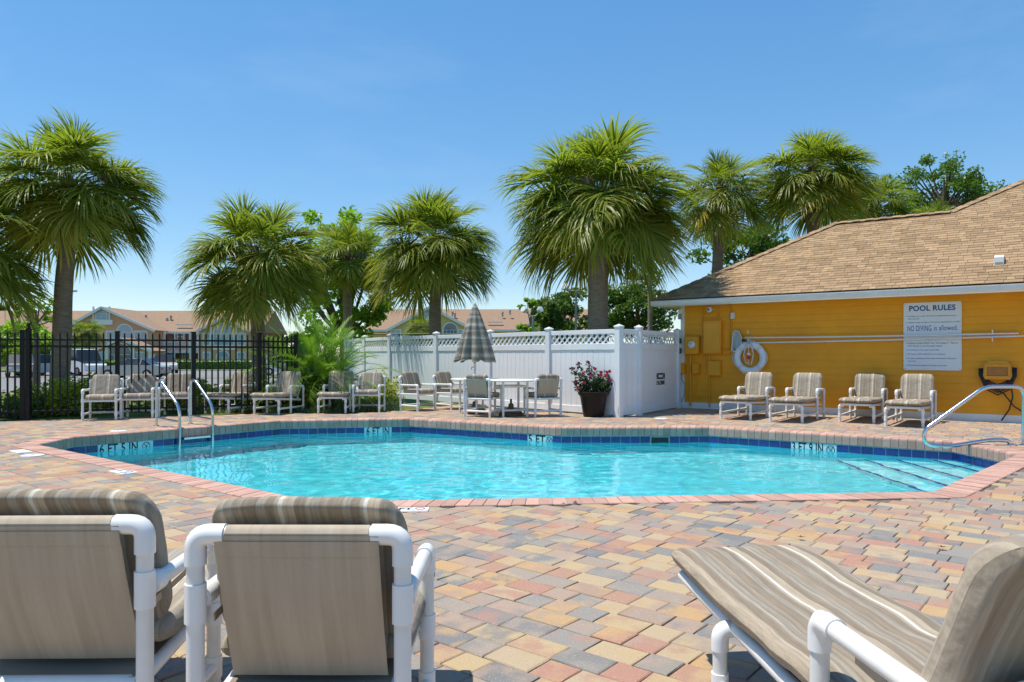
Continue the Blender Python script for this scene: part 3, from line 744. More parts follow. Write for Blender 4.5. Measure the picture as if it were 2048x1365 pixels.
    MB().lathe([(.035, 0), (.04, .03), (.02, .05)], 12).build('float_cap', MAT['buoy'], t, 40, loc=(.01, -.11, .055))
    # leaf skimmer net
    t = on_wall('leaf_net', 'grey pool leaf net hanging beside the lifebuoy', 'net', 1473, 682, .10)
    lp = [(-.10, -.02, -.20), (-.07, -.02, .15), (-.03, -.02, .23), (.06, -.02, .20), (.12, -.02, .06), (.10, -.02, -.12), (.02, -.02, -.22), (-.06, -.02, -.24), (-.10, -.02, -.20)]
    MB().tube(lp, .012, 8, False).build('hoop', MAT['lens'], t, 0)
    mb = MB(); c = V((-.05, .05, -.16))
    n = len(lp)-1
    mb.grid(lambda u, v: V(lp[int(round(u*n)) % n]).lerp(c+V((0, .0, -.10*v)), v*.8)+V((0, .05*sin(pi*v), 0)), n, 5, True); mb.build('bag', MAT['net'], t, 0)
    MB().tube([(.12, -.02, .02), (.24, 0, -.02)], .018, 8).build('socket', MAT['blackhose'], t, 40)
    # boxes
    def boxy(name, lab, cat, x0, x1, y0, y1, dep, extra=None, m='ochre', group=None):
        t = on_wall(name, lab, cat, (x0+x1)/2, (y0+y1)/2, 0, group); w, h = wsize(x0, x1, (y0+y1)/2), hsize(y0, y1, (x0+x1)/2)
        MB().cbox((0, -.018-dep/2, 0), (w, dep, h), .008).build('case', MAT[m], t)
        MB().cbox((0, -.018-dep-.006, -.005), (w*.9, .014, h*.92), .004).build('cover', MAT[m], t)
        return t, w, h, dep
    boxy('breaker_panel', 'tall ochre painted breaker panel beside the meter box', 'panel', 1411, 1446, 642, 708, .12)
    t, w, h, dep = boxy('electric_meter', 'ochre meter box with round glass meter face', 'meter', 1374, 1402, 673, 709, .13)
    MB().lathe([(.085, 0), (.085, .03), (.075, .06), (.05, .075), (.001, .08)], 20).build('meter_glass', MAT['lens'], t, 30, loc=(.02, -.165, .01), rot=(pi/2, 0, 0))
    MB().box((.02, -.246, .03), (.07, .006, .02)).build('meter_display', MAT['grey'], t)
    boxy('disconnect_box', 'larger square ochre disconnect box below breaker panel', 'box', 1420, 1444, 722, 752, .10)
    boxy('junction_box', 'narrow ochre junction box between the vertical conduits', 'box', 1388, 1401, 727, 748, .09, group='ochre junction boxes')
    t, w, h, dep = boxy('junction_box', 'ochre junction box on white corner board by gate', 'box', 1358, 1373, 727, 748, .12, group='ochre junction boxes')
    MB().tube([(0, -.08, -h/2), (.0, -.06, -h), (.08, -.05, -h*1.6), (.05, -.04, -h*2.6), (-.02, -.03, -h*3.2)], .008, 6).build('drop_cable', MAT['grey'], t, 0)
    t = on_wall('wall_spotlight', 'round white spotlight high on the wall under eave', 'lamp', 1421, 620, .02)
    MB().lathe([(.05, 0), (.065, .03), (.068, .06), (.055, .075), (.02, .08)], 18).build('housing', MAT['lens'], t, 30, rot=(pi/2, 0, 0)); MB().lathe([(.022, .078), (.022, .088)], 10).build('lens', MAT['black'], t, None, loc=(-.02, 0, 0), rot=(pi/2, 0, 0))
    t = on_wall('light_switch', 'small white rectangular switch box near the eave', 'switch', 1467, 632, .0)
    MB().cbox((0, -.04, 0), (.085, .05, .14), .006).build('plate', MAT['trim'], t); MB().cbox((0, -.07, 0), (.045, .014, .09), .003).build('rocker', MAT['lens'], t)
    t = on_wall('corner_lamp', 'white fixture at top of corner board beneath the eave', 'lamp', 1362, 626, .05)
    MB().lathe([(.05, -.05), (.06, 0), (.05, .05)], 14).build('bracket', MAT['trim'], t, 40, loc=(0, -.02, .03)); MB().cbox((-.02, -.03, -.09), (.06, .06, .13), .01).build('head', MAT['grey'], t)
    # hose reel
    t = on_wall('hose_reel', 'yellow plastic hose hanger with black hose at wall end', 'hose', 1996, 746, .0)
    mb = MB(); pr = []
    for x, z in ((-.19, -.12), (.19, -.12), (.22, -.06), (.21, .15), (.15, .21), (-.15, .21), (-.21, .15), (-.22, -.06)): pr.append(V((x, -.02, z)))
    mb.prism([(p.x, -.02, p.z) for p in pr][::-1], (0, -.12, 0)); mb.build('hanger', MAT['hoseyel'], t)
    MB().cbox((0, -.142, .03), (.30, .02, .17), .008).build('rusty_plate', MAT['rust'], t)
    fm = MB()
    for c_, d_ in (((0, -.15, .135), (.38, .03, .05)), ((0, -.15, -.075), (.38, .03, .04)), ((-.18, -.15, .03), (.03, .03, .18)), ((.18, -.15, .03), (.03, .03, .18))): fm.cbox(c_, d_, .006)
    fm.build('front_rim', MAT['hoseyel'], t)
    rnd = random.Random(2)
    for k in range(5):
        w_ = .17+.02*k; dz = -.22-.045*k; y = -.06-.012*k; mb = MB()
        mb.tube([(w_+.03, y, .1), (w_+.03, y, -.05), (w_*.7, y, dz*.75), (0, y, dz), (-w_*.7, y, dz*.75), (-w_-.03, y, -.05), (-w_-.03, y, .08)], .014, 8); mb.build('hose_loop', MAT['blackhose'], t, 0)
    for k, pts in enumerate((((-.1, -.12, -.25), (.1, -.12, -.38), (.25, -.11, -.6), (.42, -.1, -.72)), ((.2, -.13, -.2), (.23, -.13, -.42), (.18, -.12, -.65), (.06, -.11, -.86)))):
        MB().tube(pts, .013, 8).build('loose_end', MAT['blackhose'], t, 0)
wall_items()

# ------------------------------------------------------------------ white vinyl fence and gate
def white_fence():
    t = thing('vinyl_fence', 'white vinyl privacy fence with lattice top behind the tables', 'fence', (FP[0][0], FP[0][1], 0)); o = V((FP[0][0], FP[0][1], 0))
    g = thing('chlorine_gate', 'white vinyl gate with lattice top marked CHLORINE beside pool house', 'gate', (GP[1][0], GP[1][1], 0)); og = V((GP[1][0], GP[1][1], 0))
    def post(par, p, org):
        m = math.atan2(GP[2][1]-GP[1][1], GP[2][0]-GP[1][0]) if par is g else -radians(48)
        po = MB().cbox((0, 0, .88), (.125, .125, 1.78), .006).build('post', MAT['vinyl'], par, None, loc=V((p[0], p[1], 0))-org, rot=(0, 0, m))
        c = MB(); c.cbox((0, 0, 1.785), (.15, .15, .03), .004); c.add([(-.07, -.07, 1.8), (.07, -.07, 1.8), (.07, .07, 1.8), (-.07, .07, 1.8), (0, 0, 1.84)], [(0, 1, 4), (1, 2, 4), (2, 3, 4), (3, 0, 4)])
        c.build('post_cap', MAT['vinyl'], po)
    board_mes = {}
    def section(par, org, a, b):
        a, b = V((*a, 0)), V((*b, 0)); d = b-a; L = d.length-.125; d.normalize(); rz = math.atan2(d.y, d.x); c = (a+b)/2-org
        n = V((d.y, -d.x, 0))                     # towards the pool
        def rail(z, h, th=.05, nm='rail'): MB().cbox((0, 0, z), (L, th, h), .005).build(nm, MAT['vinyl'], par, None, loc=c, rot=(0, 0, rz))
        rail(1.695, .09, .05, 'top_rail'); rail(1.395, .13, .055, 'middle_rail'); rail(.10, .14, .055, 'bottom_rail')
        k = max(2, round(L/.155)); bw = L/k
        for i in range(k):
            key = round(bw, 3)
            if key not in board_mes: board_mes[key] = MB().cbox((0, 0, .75), (bw-.006, .022, 1.20), .004).mesh('board', MAT['vinyl'])
            x = -L/2+(i+.5)*bw; ob('board', board_mes[key], par, loc=c+d*x+n*(.001 if i % 2 else 0), rot=(0, 0, rz))
        z0, z1 = 1.455, 1.655; lat = MB(); sp = .075; hh = z1-z0
        for s, y in ((1, -.007), (-1, .007)):
            x = -L/2-hh
            while x < L/2+hh:
                xa, xb = x, x+s*hh; za, zb = z0, z1
                def cl(xa, za, xb, zb):
                    lo, hi = -L/2, L/2
                    if max(xa, xb) < lo or min(xa, xb) > hi: return None
                    out = []
                    for (p, q), (r_, w_) in (((xa, za), (xb, zb)), ((xb, zb), (xa, za))):
                        if p < lo: f = (lo-p)/(r_-p); p, q = lo, q+(w_-q)*f
                        elif p > hi: f = (hi-p)/(r_-p); p, q = hi, q+(w_-q)*f
                        out.append((p, q))
                    return out
                e = cl(xa, za, xb, zb)
                if e and math.hypot(e[0][0]-e[1][0], e[0][1]-e[1][1]) > .03:
                    (p, q), (r_, w_) = e; ln = math.hypot(r_-p, w_-q); an = math.atan2(w_-q, r_-p)
                    lat.box(((p+r_)/2, y, (q+w_)/2), (ln, .010, .036), Matrix.Rotation(-an, 3, 'Y'))
                x += .155
        tag(lat.build('lattice', MAT['vinyl'], par, None, loc=c, rot=(0, 0, rz)), kind='stuff')
    for p in FP: post(t, p, o)
    for a, b in zip(FP, FP[1:]): section(t, o, a, b)
    section(t, o, GP[0], GP[1])
    post(g, GP[1], og); post(g, GP[2], og); section(g, og, GP[1], GP[2])
    a, b = V((*GP[1], 0)), V((*GP[2], 0)); d = (b-a).normalized(); n = V((d.y, -d.x, 0))
    c = a+(b-a)*.52+n*.016-og; fr = frame(c+V((0, 0, .62)), d, (0, 0, 1))
    # label: rectangle holding an oval, the word below
    tx = text('lettering', 'CHLORINE', .125, MAT['black'], g, fr, .003, .001, sx=.78)
    mb = MB(); X = fr.to_3x3() @ V((1, 0, 0)); N_ = fr.to_3x3() @ V((0, 0, 1)); cc = c+V((0, 0, .77))+N_*.003
    w_, h_ = .23, .055
    for p, q in (((-w_, h_), (w_, h_)), ((w_, h_), (w_, -h_)), ((w_, -h_), (-w_, -h_)), ((-w_, -h_), (-w_, h_))):
        mb.tube([cc+X*p[0]+V((0, 0, p[1])), cc+X*q[0]+V((0, 0, q[1]))], .008, 6)
    mb.tube([cc+X*.19*cos(k*pi/12)+V((0, 0, .042*sin(k*pi/12))) for k in range(25)], .011, 6, False)
    mb.build('hazard_mark', MAT['black'], g)
    for z, h in ((1.55, .12), (1.32, .12)):
        MB().cbox(b-og-d*.01+n*.08+V((0, 0, z)), (.05, .04, h), .006).build('latch', MAT['black'], g)
white_fence()

# ------------------------------------------------------------------ black picket fence
def iron_fence():
    pts = [(-12.3, 12.9), (XAT(45, 13.9), 13.9), (XAT(235, 14.6), 14.6), (XAT(387, 15.1), 15.1), (XAT(518, 15.9), 15.9), (XAT(592, 16.6), 16.6)]
    t = thing('iron_fence', 'black metal picket fence behind the armchairs at left', 'fence', (*pts[1], 0)); o = V((*pts[1], 0))
    pk = MB().cbox((0, 0, .86), (.028, .028, 1.56), .003); pk.add([(-.013, -.013, 1.64), (.013, -.013, 1.64), (.013, .013, 1.64), (-.013, .013, 1.64), (0, 0, 1.67)], [(0, 1, 4), (1, 2, 4), (2, 3, 4), (3, 0, 4)])
    pk = pk.mesh('picket', MAT['iron']); pm = MB().cbox((0, 0, .84), (.08, .08, 1.68), .004); pm.cbox((0, 0, 1.69), (.094, .094, .02), .003); pm = pm.mesh('post', MAT['iron'])
    for i, (a, b) in enumerate(zip(pts, pts[1:])):
        a, b = V((*a, 0)), V((*b, 0)); d = b-a; L = d.length; d.normalize(); rz = math.atan2(d.y, d.x)
        for z in (1.52, 1.39, .16): MB().cbox((L/2, 0, z), (L, .036, .038), .003).build('rail', MAT['iron'], t, None, loc=a-o, rot=(0, 0, rz))
        n = round(L/.122)
        for k in range(1, n): ob('picket', pk, t, loc=a+d*(L*k/n)-o, rot=(0, 0, rz))
        ob('post', pm, t, loc=a-o, rot=(0, 0, rz))
    ob('post', pm, t, loc=V((*pts[-1], 0))-o)
    p = V((*pts[1], 0))
    gp = MB().cbox((.115, 0, .86), (.075, .075, 1.72), .004).build('gate_post', MAT['iron'], t)
    MB().lathe([(.02, 1.72), (.045, 1.735), (.02, 1.75), (.03, 1.77), (.038, 1.795), (.03, 1.82), (.004, 1.835)], 12, (.115, 0, 0)).build('ball_finial', MAT['iron'], gp, 40)
iron_fence()

# ------------------------------------------------------------------ furniture
PR = .0236
def cushion(mb, fn, w, l, t, nu=18, nv=26, e=16, seed=0, corner=.10):
    def top(sgn):
        def f(u, v):
            a, b = u*2-1, v*2-1
            h = t/2*max(0, 1-abs(a)**e)**.5*max(0, 1-abs(b)**e)**.5
            k = 1-corner*max(0, abs(b)-.55)**2/.2025*abs(a)**4
            x = a*w/2*k; y = b*l/2*(1-corner*.35*max(0, abs(a)-.6)**2/.16)
            wr = .006*noise.noise((x*9+seed, y*7, sgn*3.3))+.003*noise.noise((x*22+seed, y*16, sgn*5))
            tuft = 1-.10*math.exp(-((b*l/2*11) % 1-.5)**2*40) if False else 1
            return fn(x, y, sgn*h*tuft+wr*(1 if h > .004 else .25))
        return f
    # even spacing near the rim
    g = lambda u: .5-.5*cos(pi*u)
    sq = lambda u: .18*u+.82*g(u)
    for sgn in (1, -1): mb.grid(lambda u, v: top(sgn)(sq(u), sq(v)) if sgn > 0 else top(sgn)(1-sq(u), sq(v)), nu, nv)
    return mb
def lerp(a, b, t): return a+(b-a)*t
def elbow(par, a, c, b, r=.0286, nm='elbow', ln=.075):
    a, b, c = V(a), V(b), V(c); da, db = (a-c).normalized(), (b-c).normalized()
    mb = MB(); mb.tube(rounded([c+da*ln, c, c+db*ln], .05, 6), r, 16)
    return mb.build(nm, MAT['pvcfit'], par, 50)
def sleeve(par, a, b, r=.0286, nm='tee_fitting'):
    return MB().tube([a, b], r, 16).build(nm, MAT['pvcfit'], par, 50)
def chaise(label, loc, rz, LEN=1.66, LEG=1.18, BACK=.478, TH=.085, REC=.125):
    t = thing('chaise_lounge', label, 'chaise', loc, rz, 'striped chaise lounges round the pool'); X = .28; ZB = .61 if LEG else .737
    for s in (-1, 1):
        bp = MB().tube([(s*X, 0, 0), (s*X, 0, .53 if LEG else ZB-.03)], PR, 16).build('back_post', MAT['pvc'], t, 50)
        if LEG:
            elbow(bp, (s*X, 0, 0), (s*X, 0, .555), (s*X, .5, .56))
            hb = MB().tube([(s*.2, .12, .29), (s*.2, -.03, ZB-.03)], PR, 16).build('back_frame', MAT['pvc'], t, 50)
            elbow(hb, (s*.2, .12, .29), (s*.2, -.03, ZB), (0, -.03, ZB), ln=.07)
        else:
            elbow(bp, (s*X, 0, 0), (s*X, 0, ZB), (0, 0, ZB), ln=.082); sleeve(bp, (s*X, 0, .50), (s*X, 0, .605))
        sleeve(bp, (s*X, 0, .085), (s*X, 0, .16))
        ar = MB().tube([(s*X, .02, .555), (s*(X+.004), .50, .565)], PR, 16).build('arm', MAT['pvc'], t, 50)
        sleeve(ar, (s*X, .03, .555), (s*X, .085, .556), .031)
        fp = MB().tube([(s*(X+.004), .50, .55), (s*(X+.004), .50, 0)], PR, 16).build('front_post', MAT['pvc'], t, 50)
        elbow(fp, (s*X, 0, .555), (s*(X+.004), .50, .565), (s*(X+.004), .50, 0)); sleeve(fp, (s*(X+.004), .50, .085), (s*(X+.004), .50, .16)); sleeve(fp, (s*(X+.004), .50, .27), (s*(X+.004), .50, .35))
        MB().tube([(s*X, .0, .12), (s*(X+.004), LEG or .5, .12)], PR*.92, 12).build('lower_rail', MAT['pvc'], t, 50)
        if LEG:
            lg = MB().tube([(s*(X+.004), LEG, 0), (s*(X+.004), LEG, .29)], PR, 16).build('leg', MAT['pvc'], t, 50)
            elbow(lg, (s*(X+.004), LEG, 0), (s*(X+.004), LEG, .305), (0, LEG, .305), ln=.07); sleeve(lg, (s*(X+.004), LEG, .085), (s*(X+.004), LEG, .16))
        MB().tube([(s*X, .50, .305), (s*.23, .50, .305)], PR*.9, 10).build('rail_bracket', MAT['pvc'], t, 50)
        MB().tube([(s*.235, .05, .262), (s*.235, LEN, .335)], PR, 16).build('seat_rail', MAT['pvc'], t, 50)
        MB().box((s*.262, .23, .50), (.004, .30, .022), Matrix.Rotation(radians(6), 3, 'X')).build('recline_strap', MAT['sling'], t)
    MB().tube([(-.2, -.03 if LEG else 0, ZB), (.2, -.03 if LEG else 0, ZB)], PR, 16).build('top_bar', MAT['pvc'], t, 50)
    for y in (.05, LEN): MB().tube([(-.235, y, .262 if y < .3 else .335), (.235, y, .262 if y < .3 else .335)], PR, 12).build('cross_bar', MAT['pvc'], t, 50)
    # slings
    mb = MB()
    def bs(u, v):
        x = (u-.5)*(.36 if LEG else .44); z = lerp(ZB+.002, .308, v); y = lerp(-.058 if LEG else -.028, .115, v)-.02*sin(pi*v)*(1-.6*abs(2*u-1)**2)+.0035*noise.noise((x*6, z*4, 1)); return V((x, y, z))
    mb.grid(bs, 12, 16); mb.grid(lambda u, v: bs(1-u, v)+V((0, .004, 0)), 12, 16)
    mb.grid(lambda u, v: V(((u-.5)*(.27 if LEG else .385), (-.03 if LEG else 0)-.0258*cos(2*pi*v+.3), ZB+.0258*sin(2*pi*v+.3))), 8, 14)
    so = mb.build('back_sling', MAT['sling'], t, 40)
    MB().grid(lambda u, v: bs(u, v*.10+.035)+V((0, -.003, 0)), 10, 2).build('sling_hem', MAT['sling'], so, 0)
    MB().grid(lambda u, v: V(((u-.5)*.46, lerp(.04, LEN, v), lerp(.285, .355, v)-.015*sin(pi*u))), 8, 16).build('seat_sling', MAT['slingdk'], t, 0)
    # cushions
    d = V((0, -REC, .46)).normalized(); n = V((0, d.z, -d.y))
    base = V((0, .175, .365))
    def fb(x, y, z): 
        q = y+BACK/2
        curl = .05*max(0, (q-BACK+.13)/.13)**2
        return base+V((x, 0, 0))+d*q+n*(z+.03)-n*curl+n*(.012*(1-(x/.28)**2))
    cushion(MB(), fb, .555, BACK, TH, 24, 24, seed=1, corner=.16 if BACK < .6 else .06).build('back_cushion', MAT['cushion'], t, 0)
    def fs(x, y, z):
        q = y/(LEN-.06)+.5
        return V((x, lerp(.13, LEN+.07, q), lerp(.375, .405, q)+z-.006*sin(pi*4*q)+.018*math.exp(-((q-.40)/.05)**2)*-.6))
    cushion(MB(), fs, .565, LEN-.06, .085, 24, 48, seed=4, corner=.05).build('seat_cushion', MAT['cushion'], t, 0)
    return t
def armchair(label, loc, rz):
    t = thing('armchair', label, 'chair', loc, rz, 'white pipe armchairs with striped cushions'); X = .28; yb, yf = -.25, .26; ZB = .745
    for s in (-1, 1):
        bp = MB().tube([(s*X, yb, 0), (s*X, yb-.03, ZB-.02)], .023, 12).build('back_post', MAT['pvc'], t, 50)
        elbow(bp, (s*X, yb, 0), (s*X, yb-.03, ZB), (0, yb-.03, ZB), .028, ln=.06); sleeve(bp, (s*X, yb-.018, .52), (s*X, yb-.022, .60), .028); sleeve(bp, (s*X, yb, .08), (s*X, yb, .15), .028)
        MB().tube([(s*X, yb-.02, .56), (s*X, yf, .565)], .023, 12).build('arm', MAT['pvc'], t, 50)
        fp = MB().tube([(s*X, yf, .56), (s*X, yf, 0)], .023, 12).build('front_post', MAT['pvc'], t, 50)
        elbow(fp, (s*X, yb, .565), (s*X, yf, .565), (s*X, yf, 0), .028, ln=.06); sleeve(fp, (s*X, yf, .08), (s*X, yf, .15), .028); sleeve(fp, (s*X, yf, .33), (s*X, yf, .40), .028)
        MB().tube([(s*X, yb, .115), (s*X, yf, .115)], .021, 10).build('lower_rail', MAT['pvc'], t, 50)
        MB().tube([(s*X, yb, .36), (s*X, yf, .37)], .021, 10).build('seat_rail', MAT['pvc'], t, 50)
    MB().tube([(-.23, yb-.03, ZB), (.23, yb-.03, ZB)], .023, 12).build('top_bar', MAT['pvc'], t, 50)
    for y, z in ((yb, .115), (yf, .365), (yb, .36)): MB().tube([(-X, y, z), (X, y, z)], .021, 10).build('cross_bar', MAT['pvc'], t, 50)
    mb = MB(); bs = lambda u, v: V(((u-.5)*.44, lerp(yb-.055, yb+.06, v)-.012*sin(pi*v), lerp(ZB, .39, v)))
    mb.grid(bs, 8, 10); mb.grid(lambda u, v: bs(1-u, v)+V((0, .004, 0)), 8, 10); mb.build('back_sling', MAT['sling'], t, 40)
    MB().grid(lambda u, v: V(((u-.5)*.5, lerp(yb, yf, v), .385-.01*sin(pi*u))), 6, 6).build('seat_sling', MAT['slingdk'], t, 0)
    d = V((0, -.13, .40)).normalized(); n = V((0, d.z, -d.y))
    cushion(MB(), lambda x, y, z: V((x, yb+.085, .43))+d*(y+.21)+n*(z+.02), .50, .44, .10, 16, 16, seed=7, corner=.16).build('back_cushion', MAT['cushion'], t, 0)
    cushion(MB(), lambda x, y, z: V((x, y+.035, .43+z)), .52, .52, .095, 16, 16, seed=9, corner=.08).build('seat_cushion', MAT['cushion'], t, 0)
    return t
def face(dx, dy): return math.atan2(-dx, dy)       # heading so that local +y points along (dx, dy)
def furniture():
    def row(base, spots):
        tree = child_map()
        for lab, loc, rz in spots:
            c = copy_tree(base, None, tree); c.location = loc; c.rotation_euler = (0, 0, rz); c['label'] = lab
    c0 = chaise('lounge chair seen from behind at lower left corner, cut by the frame', (-1.329, 2.11, 0), radians(1), .82, None)
    row(c0, [('second lounge chair from the lower left, seen from behind, frame fully visible', (-.5745, 1.995, 0), radians(-.5))])
    chaise('large chaise at lower right with its long seat toward the pool', (1.10, 1.37, 0), radians(6.2), 1.64, 1.14, .605, .10, .225)
    out = []
    for lab, px, py, da in (('leftmost of four chaises along the ochre wall, under lifebuoy', 1471, 839.5, 1), ('second chaise along the ochre wall, right of the lifebuoy', 1572, 845, 0),
                            ('third chaise along the wall, back shaded by the eave', 1713, 846, 2), ('chaise below the pool rules board, nearest the curved handrail', 1808, 854, 0)):
        r = face(*WN)+radians(da); h = V((-sin(r), cos(r), 0)); p = G(px, py)-h*1.5; out.append((lab, p, r))
    b0 = chaise(out[0][0], out[0][1], out[0][2], 1.62, 1.5, .53); row(b0, out[1:])
    out = []
    for lab, px, py, hd in (('chaise right of the ladder before the black fence', 434, 828, (-.30, -.95)), ('chaise left of the feathery palm, angled to the ladder', 533, 829.5, (-.26, -.96)), ('chaise facing the pool straight before the feathery palm', 664, 827, (.0, -1))):
        h = V((*hd, 0)).normalized(); p = G(px, py)-h*.95; out.append((lab, p, face(*hd)))
    b1 = chaise(out[0][0], out[0][1], out[0][2], 1.08, .95, .53); row(b1, out[1:])
    a0 = None
    for lab, px, py, hd in (('leftmost armchair beside the black picket fence', 206, 839, (.27, -.96)), ('second armchair from the left along the black fence', 280, 835, (.24, -.97)), ('armchair partly behind the left ladder rail', 354, 831, (.22, -.97)),
                            ('armchair between feathery palm and white fence facing the pool', 738, 823, (-.04, -1)), ('armchair facing right at the left side of umbrella table', 836, 821, (.80, -.60)),
                            ('armchair close to white fence behind the umbrella table', 902, 818, (.66, -.5)), ('armchair seen from behind in front of the umbrella', 966, 833, (.42, .9)), ('armchair seen from behind nearest the flower pot', 1085, 832, (-.40, .92))):
        p = G(px, py)
        if a0 is None: a0 = armchair(lab, (p.x, p.y, 0), face(*hd)); tree = child_map(); continue
        c = copy_tree(a0, None, tree); c.location = (p.x, p.y, 0); c.rotation_euler = (0, 0, face(*hd)); c['label'] = lab
    # tables
    for k, (px, Y, lab) in enumerate(((950, 15.6, 'round white table pierced by the closed umbrella'), (1022, 14.9, 'round white table right of umbrella between two armchairs'))):
        t = thing('round_table', lab, 'table', (XAT(px, Y), Y, 0), radians(20), 'white round patio tables')
        MB().lathe([(.04, .70), (.50, .70), (.515, .71), (.515, .722), (.50, .732), (.04, .732)], 36).build('table_top', MAT['pvc'], t, 40)
        for q in range(4):
            a = pi/4+q*pi/2; x, y = .36*cos(a), .36*sin(a)
            MB().tube([(x, y, 0), (x, y, .70)], .024, 12).build('leg', MAT['pvc'], t, 50)
        MB().tube([(.36*cos(q*pi/2+pi/4), .36*sin(q*pi/2+pi/4), .60) for q in range(5)], .02, 8, False).build('apron', MAT['pvc'], t, 50)
        MB().tube([(.36*cos(q*pi/2+pi/4), .36*sin(q*pi/2+pi/4), .13) for q in range(5)], .02, 8, False).build('stretcher', MAT['pvc'], t, 50)
    bprof = [(.25, 0), (.25, .05), (.22, .085), (.12, .12), (.06, .16), (.05, .24), (.028, .25)]
    p = V((XAT(1022, 14.9), 14.9, 0)); o = MB().lathe(bprof, 24).build('umbrella_base', MAT['basebrown'], None, 30, loc=p); tag(o, 'empty dark brown umbrella base under the right table', 'umbrella base')
    MB().tube([(0, 0, .2), (0, 0, .34)], .022, 10).build('socket', MAT['iron'], o, 40)
    # closed umbrella
    p = V((XAT(950, 15.6), 15.6, 0)); t = thing('patio_umbrella', 'closed grey and tan striped patio umbrella before white fence', 'umbrella', p)
    MB().lathe(bprof, 24).build('base', MAT['basebrown'], t, 30)
    MB().tube([(0, 0, .05), (0, 0, 2.30)], .019, 12).build('pole', MAT['pvc'], t, 50)
    MB().tube([(0, 0, .88), (0, 0, 1.06)], .028, 12).build('crank_housing', MAT['pvc'], t, 50)
    MB().tube(rounded([(-.02, -.02, .97), (-.07, -.04, .97), (-.07, -.04, .92)], .02, 3), .007, 6).build('crank_handle', MAT['iron'], t)
    MB().lathe([(.012, 2.27), (.02, 2.285), (.022, 2.31), (.012, 2.34), (.002, 2.36)], 10).build('finial', MAT['pvc'], t, 40)
    z1, z0 = 2.285, 1.10; nf = 8
    def can(u, v):
        q = 2*pi*u; f = v**.86; fold = .5+.5*cos(nf*q+1.1*sin(q*1+.5)+.5*sin(3*q)); r = (.028+.43*f)*(1-.44*f*(1-fold)**1.3); sc = .03*f**6*cos(nf*q+pi)
        z = lerp(z1, z0, v)+sc*1.1+.012*noise.noise((3*cos(q), 3*sin(q), v*4)); r += .012*noise.noise((2*cos(q), 2*sin(q), v*5))*f
        if v > .93: r *= 1-.35*(v-.93)
        return V((r*cos(q), r*sin(q), z))
    MB().grid(can, 96, 28, True).build('canopy', MAT['umbrella'], t, 0)
    mb = MB()
    for k in range(nf): mb.tube([can((k+.5)/nf, .985-.03*j)*V((1, 1, 1)).x if False else can((k+.5)/nf, .99-.05*j) for j in range(3)], .008, 5)
    mb.tube([can(k/96, .985)+V((0, 0, -.004)) for k in range(97)], .008, 5, False); mb.build('hem_piping', MAT['cushion'], t, 0)
furniture()

# ------------------------------------------------------------------ stainless rails
def rails():
    def rail_tube(t, pts, r=.0245, rr=.12, nm='rail'): return MB().tube(rounded(pts, rr, 8), r, 14).build(nm, MAT['steel'], t, 50)
    def flange(t, p): MB().lathe([(.05, 0), (.05, .008), (.03, .02), (.027, .022)], 18, p).build('flange', MAT['steel'], t, 40)
    # ladder at the deep end
    a, b = POOL[1], POOL[2]; d = (b-a).normalized(); n = V((d.y, -d.x))
    L = thing('pool_ladder', 'stainless steel pool ladder with two arched handrails', 'ladder', (0, 0, 0))
    bases = [G(313, 853), G(381, 848.5)]
    org = V((bases[0].x, bases[0].y, 0)); L.location = org; legs = []
    for bp in bases:
        q = bp-org; N3 = V((n.x, n.y, 0)); back = (V((bp.x, bp.y))-a).dot(-n); f = q+N3*(back+.09)
        pts = [q+V((0, 0, 0)), q+V((0, 0, .78)), q+N3*.16+V((0, 0, .78)), f+V((0, 0, .36)), f+V((0, 0, -1.1))]
        rail_tube(L, pts, .0245, .16, 'handrail'); flange(L, q+V((0, 0, .0)))
        rail_tube(L, [q+V((0, 0, .15)), f+V((0, 0, .12))], .019, .05, 'brace'); legs.append(f)
    for z in (-.16, -.46, -.76): MB().box((legs[0]+legs[1])/2+V((0, 0, z)), (.46, .09, .03), Matrix.Rotation(math.atan2(d.y, d.x), 3, 'Z')).build('tread', MAT['steel'], L)
    # curved grab rail at the steps
    Y = 10.05; T = thing('step_handrail', 'curved stainless handrail over the pool steps at right', 'handrail', (6.95, Y, 0)); o = V((6.95, 0, 0))
    pts = [V((x, 0, z))-o for x, z in ((6.95, 0), (6.95, .795), (6.42, .795), (5.60, .205), (5.60, .02), (5.86, -.03), (6.52, .075), (6.74, .06), (6.78, .0))]
    MB().tube(rounded(pts, .13, 8), .0265, 14).build('rail', MAT['steel'], T, 50)
    flange(T, V((0, 0, 0))); flange(T, V((-.17, 0, .0)))
rails()

